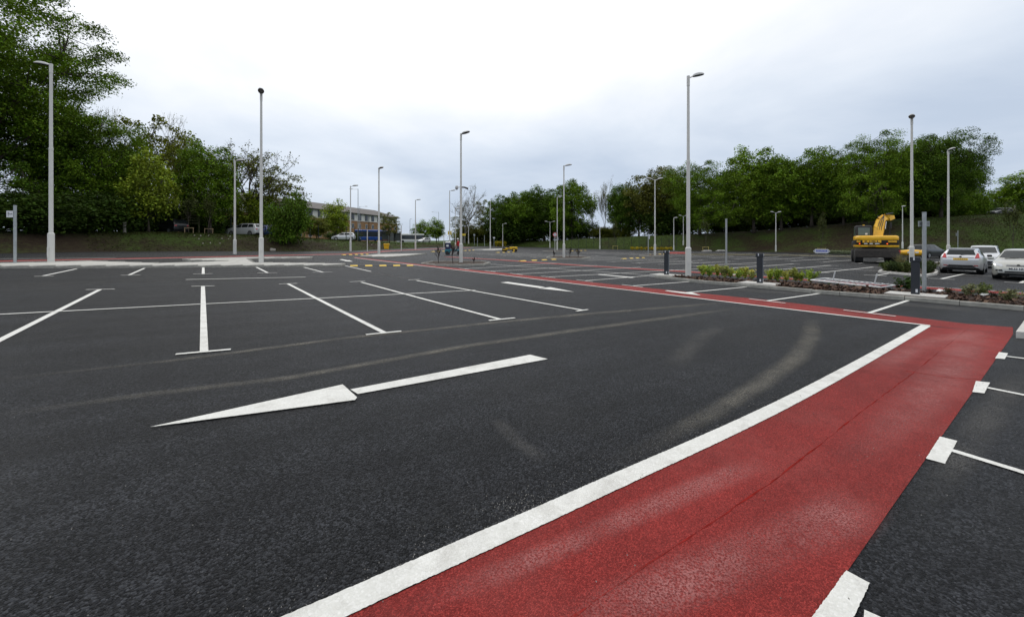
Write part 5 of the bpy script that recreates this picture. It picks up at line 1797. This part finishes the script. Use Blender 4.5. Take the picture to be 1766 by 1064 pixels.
MB().box((0, 0, .58), (2.4, 1.0, .12)).build('frame', 'chassis_dark', o)
for s in (-1, 1): MB().tube([(-.1, s * .62, .34), (-.1, s * .46, .34)], .34, 16).build('wheel', 'rubber', o)
MB().tube([(-1.3, 0, .55), (-2.1, -.3, .15)], .035, 6).build('drawbar', 'timber', o)
p = along(1598, 46.5)
make_car('dark off-road car half hidden behind the grey sign post', 'car_dark', (p.x, p.y), R(20), 'mpv', False)


# road roller
def roller():
    p = at(880, 434.6)
    o = thing('road_roller', 'small yellow road roller with steel drum', 'road roller', (p.x, p.y, G(p.x)), R(-14))
    MB().tube([(-1.75, -.75, .62), (-1.75, .75, .62)], .62, 22).build('drum', 'chassis_dark', o, smooth=40)
    MB().rbox((-1.0, 0, 1.0), (1.0, 1.2, .5), .08, 2).build('front_yoke', 'roller_yellow', o)
    for s in (-1, 1): MB().box((-1.55, s * .82, .7), (1.2, .08, .25)).build('drum_fork', 'roller_yellow', o)
    MB().rbox((1.0, 0, 1.15), (2.2, 1.5, .75), .12, 2).build('engine_body', 'roller_yellow', o)
    MB().rbox((.0, 0, .75), (1.2, 1.0, .35), .05, 2).build('chassis', 'chassis_dark', o)
    for s in (-1, 1):
        w = link('wheel', None, o); w.location = (1.35, s * .72, .6)
        MB().tube([(0, -.22, 0), (0, .22, 0)], .6, 20).build('tyre', 'rubber', w, smooth=40)
        MB().tube([(0, -.24, 0), (0, .24, 0)], .3, 14).build('hub', 'roller_yellow', w)
    MB().rbox((.1, 0, 1.6), (.5, .55, .15), .05, 2).build('seat', 'black', o)
    MB().rbox((.33, 0, 1.85), (.12, .55, .5), .05, 2).build('backrest', 'black', o)
    MB().rbox((-.75, 0, 1.5), (.35, .9, .5), .05, 2).build('console', 'black', o)
    MB().tube([(-.6, 0, 1.75), (-.42, 0, 1.95)], .03, 6).build('steering_column', 'black', o)
    for s in (-1, 1):
        MB().tube([(.75, s * .62, 1.4), (.72, s * .62, 2.5)], .04, 6).build('roll_bar', 'black', o)
    MB().tube([(.72, -.62, 2.5), (.72, .62, 2.5)], .04, 6).build('roll_bar', 'black', o)
    o.scale = (.5,) * 3


roller()

# grit bin
p = along(666.5, 57)
p = along(666.5, site(math.atan2(666.5 - HX, FPX))[0] * math.cos(math.atan2(666.5 - HX, FPX)) + .5)
o = thing('grit_bin', 'bright yellow grit bin at the foot of the grass bank', 'grit bin', (p.x, p.y, T(p.x, p.y)), .2)
MB().box((0, 0, .32), (.62, .5, .66), taper=1.2).build('body', 'grit_yellow', o)
MB().rbox((0, 0, .72), (.82, .68, .18), .06, 2).build('lid', 'grit_yellow', o)


# ------------------------------------------------------------------ buses, shelter, building, boards
def bus(label, px, dep, rz, Lb, lower, upper, z=None, scale=1.):
    p = along(px, dep); zz = T(p.x, p.y) if z is None else z
    o = thing('bus', label, 'bus', (p.x, p.y, zz), rz)
    o.scale = (scale,) * 3
    MB().rbox((0, 0, .80), (Lb, 2.5, .95), .12, 2).build('lower_body', lower, o, smooth=40)
    MB().rbox((0, 0, 1.85), (Lb - .04, 2.46, 1.35), .12, 2).build('window_band', 'trim_black', o, smooth=40)
    MB().rbox((0, 0, 2.72), (Lb, 2.5, .52), .16, 3).build('roof', upper, o, smooth=40)
    MB().rbox((-Lb * .2, 0, 3.0), (1.8, 1.6, .18), .05, 2).build('roof_pod', upper, o)
    n = int(Lb / 1.5)
    for s in (-1, 1):
        for k in range(n):
            x = -Lb / 2 + .55 + (k + .5) * (Lb - 1.1) / n
            MB().box((x, s * 1.236, 1.9), ((Lb - 1.1) / n - .1, .02, .95)).build('side_window', 'window_glass', o)
    MB().box((Lb / 2 - .012, 0, 1.85), (.02, 2.1, 1.25)).build('windscreen', 'window_glass', o)
    MB().box((-Lb / 2 + .012, 0, 1.95), (.02, 1.9, .9)).build('rear_window', 'window_glass', o)
    for s in (-1, 1):
        MB().tube([(Lb / 2 - .02, s * .9, .72), (Lb / 2 + .02, s * .9, .72)], .13, 10).build('headlight', 'lamp_clear', o)
        for x in (-Lb * .28, Lb * .30):
            MB().tube([(x, s * 1.15, .48), (x, s * 1.27, .48)], .48, 16).build('wheel', 'rubber', o)
    return o


bus('blue single-deck bus facing the camera beyond the bank', 641, 106, R(-112), 10, 'bus_blue', 'bus_blue', z=1.45)
bus('white single-deck bus seen from the side beyond the bank', 708, 131, R(14), 8.6, 'bus_white', 'bus_white', z=.85)
p = along(674, 97)
o = thing('bus_shelter', 'dark glazed bus shelter between the two buses', 'bus shelter', (p.x, p.y, 1.3), R(8))
MB().box((0, 0, 2.5), (4.6, 1.6, .14)).build('roof', 'digger_black', o)
for x in (-2.2, -.7, .8, 2.2):
    for y in (-.7, .7): MB().box((x, y, 1.2), (.08, .08, 2.5)).build('post', 'digger_black', o)
for x0, x1 in ((-.66, .76), (.84, 2.16), (-2.16, -.74)):
    MB().box(((x0 + x1) / 2, .7, 1.3), (x1 - x0, .02, 2.0)).build('pane', mat('smoked_glass', (.09, .10, .10), .15), o)
MB().box((.1, -.7, 1.3), (1.35, .02, 2.1)).build('pane', 'smoked_glass', o)
MB().box((-1.2, .3, .5), (1.6, .35, .06)).build('seat', 'sign_red', o)


def building():
    a, c = Vector((-61.5, 83)), Vector((-44.7, 158))
    d = c - a; Ln = d.length
    z0 = 1.5
    o = thing('brick_building', 'long three-storey brick block with grey tiled roof and white upper panels', 'building', (a.x, a.y, z0), math.atan2(d.y, d.x))
    # local x along the facade, y into the block (left of the facade line)
    MB().box((Ln / 2, 6, 3.2), (Ln, 12, 6.6)).build('wall', 'brick', o)
    MB().box((Ln / 2, 6, 7.7), (Ln - .02, 11.98, 2.5)).build('upper_wall', 'panel_white', o)
    MB().box((Ln / 2, 5.97, 6.47), (Ln + .06, 12.06, .14)).build('string_course', 'brick_dark', o)
    b = MB()
    e = .7
    b.add([(-e, -e, 8.9), (Ln + e, -e, 8.9), (Ln + e, 12 + e, 8.9), (-e, 12 + e, 8.9), (6, 6, 11.6), (Ln - 6, 6, 11.6), (-e, -e, 9.05), (Ln + e, -e, 9.05), (Ln + e, 12 + e, 9.05), (-e, 12 + e, 9.05)],
          [(3, 2, 1, 0), (0, 1, 7, 6), (1, 2, 8, 7), (2, 3, 9, 8), (3, 0, 6, 9), (6, 7, 5, 4), (7, 8, 5), (8, 9, 4, 5), (9, 6, 4)])
    rf = b.build('roof', 'roof_tile', o)
    MB().box((Ln / 2, -e - .06, 8.93), (Ln + 2 * e, .12, .14)).build('gutter', 'digger_black', rf)
    n = 20
    for k in range(n):
        x = 1.8 + k * (Ln - 3.6) / (n - 1)
        for zc, w_, h_ in ((7.75, 1.5, 1.75), (4.9, 1.15, 1.35), (2.0, 1.15, 1.35)):
            wd = MB().box((x, -.02, zc), (w_ + .16, .10, h_ + .16)).build('window', 'panel_white' if zc < 7 else 'digger_black', o)
            MB().box((x - w_ * .26, -.08, zc), (w_ * .46, .03, h_)).build('pane', 'window_glass', wd)
            MB().box((x + w_ * .26, -.08, zc), (w_ * .46, .03, h_)).build('pane', 'window_glass', wd)
        if k % 4 == 2:
            MB().tube([(x + 1.4, -.1, 0), (x + 1.4, -.1, 8.9)], .07, 6).build('downpipe', 'digger_black', o)


building()

# timber board among the left trees, marker post, fence posts, billboard
p = along(328, 47)
o = thing('trellis_board', 'weathered square timber trellis board among the left trees', 'board', (p.x, p.y, T(p.x, p.y)), .1)
for x in (-.95, .95): MB().box((x, 0, 1.1), (.09, .09, 3.5)).build('post', mat('timber_green', (.10, .10, .05), .9), o)
for k in range(6): MB().box((0, -.06, 1.25 + k * .3), (1.95, .03, .13)).build('slat', 'timber_green', o)
p = along(215, 39.5)
o = MB().box((0, 0, .55), (.17, .17, 1.1)).build('marker_post', 'chalk'); o.location = (p.x, p.y, T(p.x, p.y)); tag(o, 'short pale marker post on the left bank top', 'post')
fi = 0
for px, dep, yt in [(398, 52, 375), (424, 54, 388), (549, 62, 388), (597, 68, 391), (612, 70, 391), (618, 72, 394), (535, 60, 392)]:
    p = along(px, dep); z = T(p.x, p.y)
    o = MB().box((0, 0, 0), (.09, .09, (HY - yt) / FPX * dep + EYE - z)).build('fence_post', 'fence_green')
    o.location = (p.x, p.y, z + ((HY - yt) / FPX * dep + EYE - z) / 2)
    tag(o, f'dark slim fence post beyond the left bank, {ordn([398, 424, 535, 549, 597, 612, 618].index(px))} from the left', 'fence post', 'fence posts beyond the bank'); fi += 1
mfence = []
for px in range(985, 1175, 13):
    a_ = math.atan2(px - HX, FPX); r_ = site(a_)[0] + .8
    mfence.append(Vector((math.sin(a_) * r_, math.cos(a_) * r_)))
o = thing('mesh_fence', 'dark green wire mesh fence along the far grass edge', 'fence', (0, 0, 0))
for i, p in enumerate(mfence):
    MB().box((p.x, p.y, T(p.x, p.y) + 1.2), (.07, .07, 2.5)).build('post', 'fence_green', o)
    if i:
        q_ = mfence[i - 1]; b = MB()
        for k in range(9): b.tube([(q_.x, q_.y, T(q_.x, q_.y) + .15 + k * .28), (p.x, p.y, T(p.x, p.y) + .15 + k * .28)], .009, 3, caps=False)
        for k in range(1, 9):
            s_ = q_.lerp(p, k / 9); b.tube([(s_.x, s_.y, T(s_.x, s_.y) + .1), (s_.x, s_.y, T(s_.x, s_.y) + 2.4)], .007, 3, caps=False)
        tag(b.build('wire_panel', 'fence_green', o), kind='stuff')
p = along(1683, 72); z = T(p.x, p.y)
o = thing('billboard', 'dark billboard seen edge-on above the right bank', 'billboard', (p.x, p.y, z), math.atan2(-p.x, p.y) + R(72))
zt_ = (HY - 322) / FPX * 72 + EYE - z
MB().rbox((0, 0, zt_ - 1.6), (2.6, .4, 3.2), .04, 2).build('panel', 'billboard_dark', o)
MB().box((-.4, -.24, zt_ - 1.5), (1.4, .06, 3.4)).build('frame', 'fence_green', o)
for x in (-.7, .7): MB().box((x, 0, (zt_ - 3.0) / 2), (.16, .16, zt_ - 3.0)).build('post', 'galvanised', o)
p = along(1750, 70)
o = MB().box((0, 0, .9), (.14, .14, 1.8)).build('marker_post', 'chalk'); o.location = (p.x, p.y, T(p.x, p.y)); tag(o, 'pale post on the right bank beside the dark car', 'post')

# rubble on the left bank and scraps
q = random.Random(9)
for i, px in enumerate(sorted(q.choice([q.uniform(325, 400), q.uniform(560, 680)]) for _ in range(16))):
    a = math.atan2(px - HX, FPX); re, w, hp = site(a); r = re + w * q.uniform(.4, .8)
    x, y = math.sin(a) * r, math.cos(a) * r
    o = MB().dome((0, 0, 0), .085, .06, .07, 7, 2, -.9).build('bank_stone', 'chalk'); o.location = (x, y, T(x, y) + .03); o.rotation_euler = (q.random(), q.random(), q.random() * 6)
    tag(o, f'small pale stone lying on the left bank, {ordn(i)} of the stones from the left', 'stone', 'pale stones on the left bank')
p = at(470, 434); p = along(470, site(math.atan2(470 - HX, FPX))[0] * math.cos(math.atan2(470 - HX, FPX)) + .2)
o = MB().rbox((0, 0, .15), (.5, .3, .3), .04, 2).build('rubble_block', 'chalk'); o.location = (p.x, p.y, T(p.x, p.y)); o.rotation_euler = (0, .2, .6); tag(o, 'pale concrete lump at the bank foot by the second lamp post', 'rubble')
for i, (x, y, lab) in enumerate([(1697, 521, 'white paper scrap in the mulch near the right edge'), (1620, 513, 'white paper scrap in the mulch by the sign post'), (1262, 481, 'white scrap among the yellow-green shrubs')]):
    p = at(x, y) + vb * .4
    b = MB(); g = [(-.14, -.06, 0), (.02, -.08, .05), (.15, -.02, .01), (.12, .08, .04), (-.03, .07, .07), (-.15, .05, .02)]
    b.add(g + [(a_, b_, c_ - .012) for a_, b_, c_ in g], [(0, 1, 4, 5), (1, 2, 3, 4), (11, 10, 7, 6), (10, 9, 8, 7)] + [(k, (k + 1) % 6, (k + 1) % 6 + 6, k + 6)[::-1] for k in range(6)])
    o = b.build('paper_scrap', 'plate_white'); o.location = (p.x, p.y, G(p.x) + .17); tag(o, lab, 'scrap')
# low materials by the far kerb
for px, lab in ((1243, 'pale slab pile at the far kerb, left one'), (1219, 'pale slab pile at the foot of the staked tree')):
    p = along(px, 73 if px > 1230 else 71); o = thing('slab_pile', lab, 'slabs', (p.x, p.y, T(p.x, p.y)), .3)
    for k in range(2): MB().box((.1 * k, 0, .08 + .13 * k), (1.7 - .5 * k, .6, .11)).build('slab', 'kerb_pale', o)

# ------------------------------------------------------------------ line-marking cart and the person beside it
p = at(783, 439.5)
o = thing('marking_cart', 'teal cart carrying a navy drum with white lid', 'cart', (p.x - .25, p.y, G(p.x)), 0)
MB().rbox((.25, 0, .52), (1.9, .75, .16), .04, 2).build('deck', 'teal', o)
MB().rbox((-.45, 0, .36), (.55, .7, .25), .04, 2).build('skirt', 'teal', o)
dr = MB().tube([(-.42, 0, .6), (-.42, 0, 1.30)], .30, 18).build('drum', 'drum_navy', o, smooth=40)
MB().tube([(-.42, 0, 1.30), (-.42, 0, 1.40), (-.42, 0, 1.44)], [.31, .31, .2], 18).build('lid', 'hat_white', dr, smooth=40)
MB().box((-.42, -.305, 1.0), (.26, .02, .2)).build('label_plate', 'plate_white', dr)
MB().tube([(.95, 0, .55), (1.3, 0, .95)], .025, 6).build('handle', 'hat_white', o)
for x in (-.45, .85):
    for s in (-1, 1): MB().tube([(x, s * .36, .2), (x, s * .44, .2)], .2, 14).build('wheel', 'rubber', o)


def person(p, rz, label):
    z = G(p.x)
    J = dict(pelvis=(0, 0, .95), waist=(0, .01, 1.12), chest=(0, .03, 1.36), neck=(0, .06, 1.52), head0=(0, .09, 1.60), head1=(0, .11, 1.72), head2=(0, .10, 1.79))
    V = []; E_ = []; RD = []; idx = {}

    def jv(n, co, r):
        idx[n] = len(V); V.append(co); RD.append(r)

    def ed(a, b): E_.append((idx[a], idx[b]))
    jv('pelvis', J['pelvis'], (.17, .125)); jv('waist', J['waist'], (.155, .115)); jv('chest', J['chest'], (.19, .13)); jv('neck', J['neck'], (.065, .065)); jv('head0', J['head0'], (.08, .09)); jv('head1', J['head1'], (.085, .10)); jv('head2', J['head2'], (.055, .065))
    for a, b in (('pelvis', 'waist'), ('waist', 'chest'), ('chest', 'neck'), ('neck', 'head0'), ('head0', 'head1'), ('head1', 'head2')): ed(a, b)
    for s, n in ((-1, 'l'), (1, 'r')):
        st = .10 * s
        jv('hip' + n, (s * .10, 0, .88), (.10, .11)); jv('knee' + n, (s * .12, .03 + st, .50), (.068, .072)); jv('ankle' + n, (s * .12, -.02 + st * 1.6, .10), (.048, .05)); jv('toe' + n, (s * .14, .15 + st * 1.6, .045), (.045, .035))
        ed('pelvis', 'hip' + n); ed('hip' + n, 'knee' + n); ed('knee' + n, 'ankle' + n); ed('ankle' + n, 'toe' + n)
        jv('sho' + n, (s * .20, .03, 1.43), (.07, .07)); jv('elb' + n, (s * .27, .06, 1.16), (.052, .052)); jv('wri' + n, (s * .22, .28, 1.02), (.036, .036)); jv('palm' + n, (s * .20, .37, 1.00), (.032, .022))
        ed('chest', 'sho' + n); ed('sho' + n, 'elb' + n); ed('elb' + n, 'wri' + n); ed('wri' + n, 'palm' + n)
        for k in range(4):
            jv(f'f{k}{n}', (s * .20 + (k - 1.5) * .020, .43 - .006 * abs(k - 1.4), .985), (.009, .009)); ed('palm' + n, f'f{k}{n}')
            jv(f'g{k}{n}', (s * .20 + (k - 1.5) * .020, .455, .955), (.008, .008)); ed(f'f{k}{n}', f'g{k}{n}')
        jv('th' + n, (s * .20 - s * .045, .38, 1.0), (.010, .010)); ed('palm' + n, 'th' + n)
    me = bpy.data.meshes.new('body'); me.from_pydata(V, E_, [])
    root = thing('person', label, 'person', (p.x, p.y, z), rz)
    ob = link('body', me, root)
    sk = ob.modifiers.new('skin', 'SKIN'); sk.use_smooth_shade = True
    ob.data.skin_vertices[0].data
    for i, r in enumerate(RD):
        ob.data.skin_vertices[0].data[i].radius = r
    ob.data.skin_vertices[0].data[0].use_root = True
    sb = ob.modifiers.new('sub', 'SUBSURF'); sb.levels = 1; sb.render_levels = 1
    bpy.context.view_layer.update()
    m2 = bpy.data.meshes.new_from_object(ob.evaluated_get(bpy.context.evaluated_depsgraph_get()))
    ob.modifiers.clear(); ob.data = m2
    m2.materials.clear()
    for m in ('skin', 'cloth_red', 'cloth_navy', 'boot'): m2.materials.append(MATS[m])
    for f in m2.polygons:
        c = f.center
        f.material_index = 3 if c.z < .11 else 2 if c.z < .93 else 1 if (c.z < 1.51 and c.y < .27) else 0
        f.use_smooth = True
    MB().dome((0, .085, 1.73), .105, .12, .11, 12, 4, -.15).build('hard_hat', 'hat_white', root, smooth=50)
    MB().dome((0, .09, 1.66), .09, .09, .09, 10, 3, -.6).build('hair', 'hair_dark', root, smooth=50)
    for s in (-1, 1):
        MB().dome((s * .035, .198, 1.67), .012, .008, .012, 6, 2, -1).build('eye', 'hair_dark', root)
        MB().dome((s * .092, .10, 1.66), .012, .022, .032, 6, 2, -1).build('ear', 'skin', root)
    MB().dome((0, .205, 1.645), .014, .02, .024, 6, 2, -1).build('nose', 'skin', root)
    MB().box((0, .19, 1.605), (.045, .012, .01)).build('mouth', 'cloth_red', root)
    return root


person(at(789.8, 439.0) + Vector((0, .45)), R(70), 'person in red jacket and pale hat behind the lamp post, beside the teal cart')
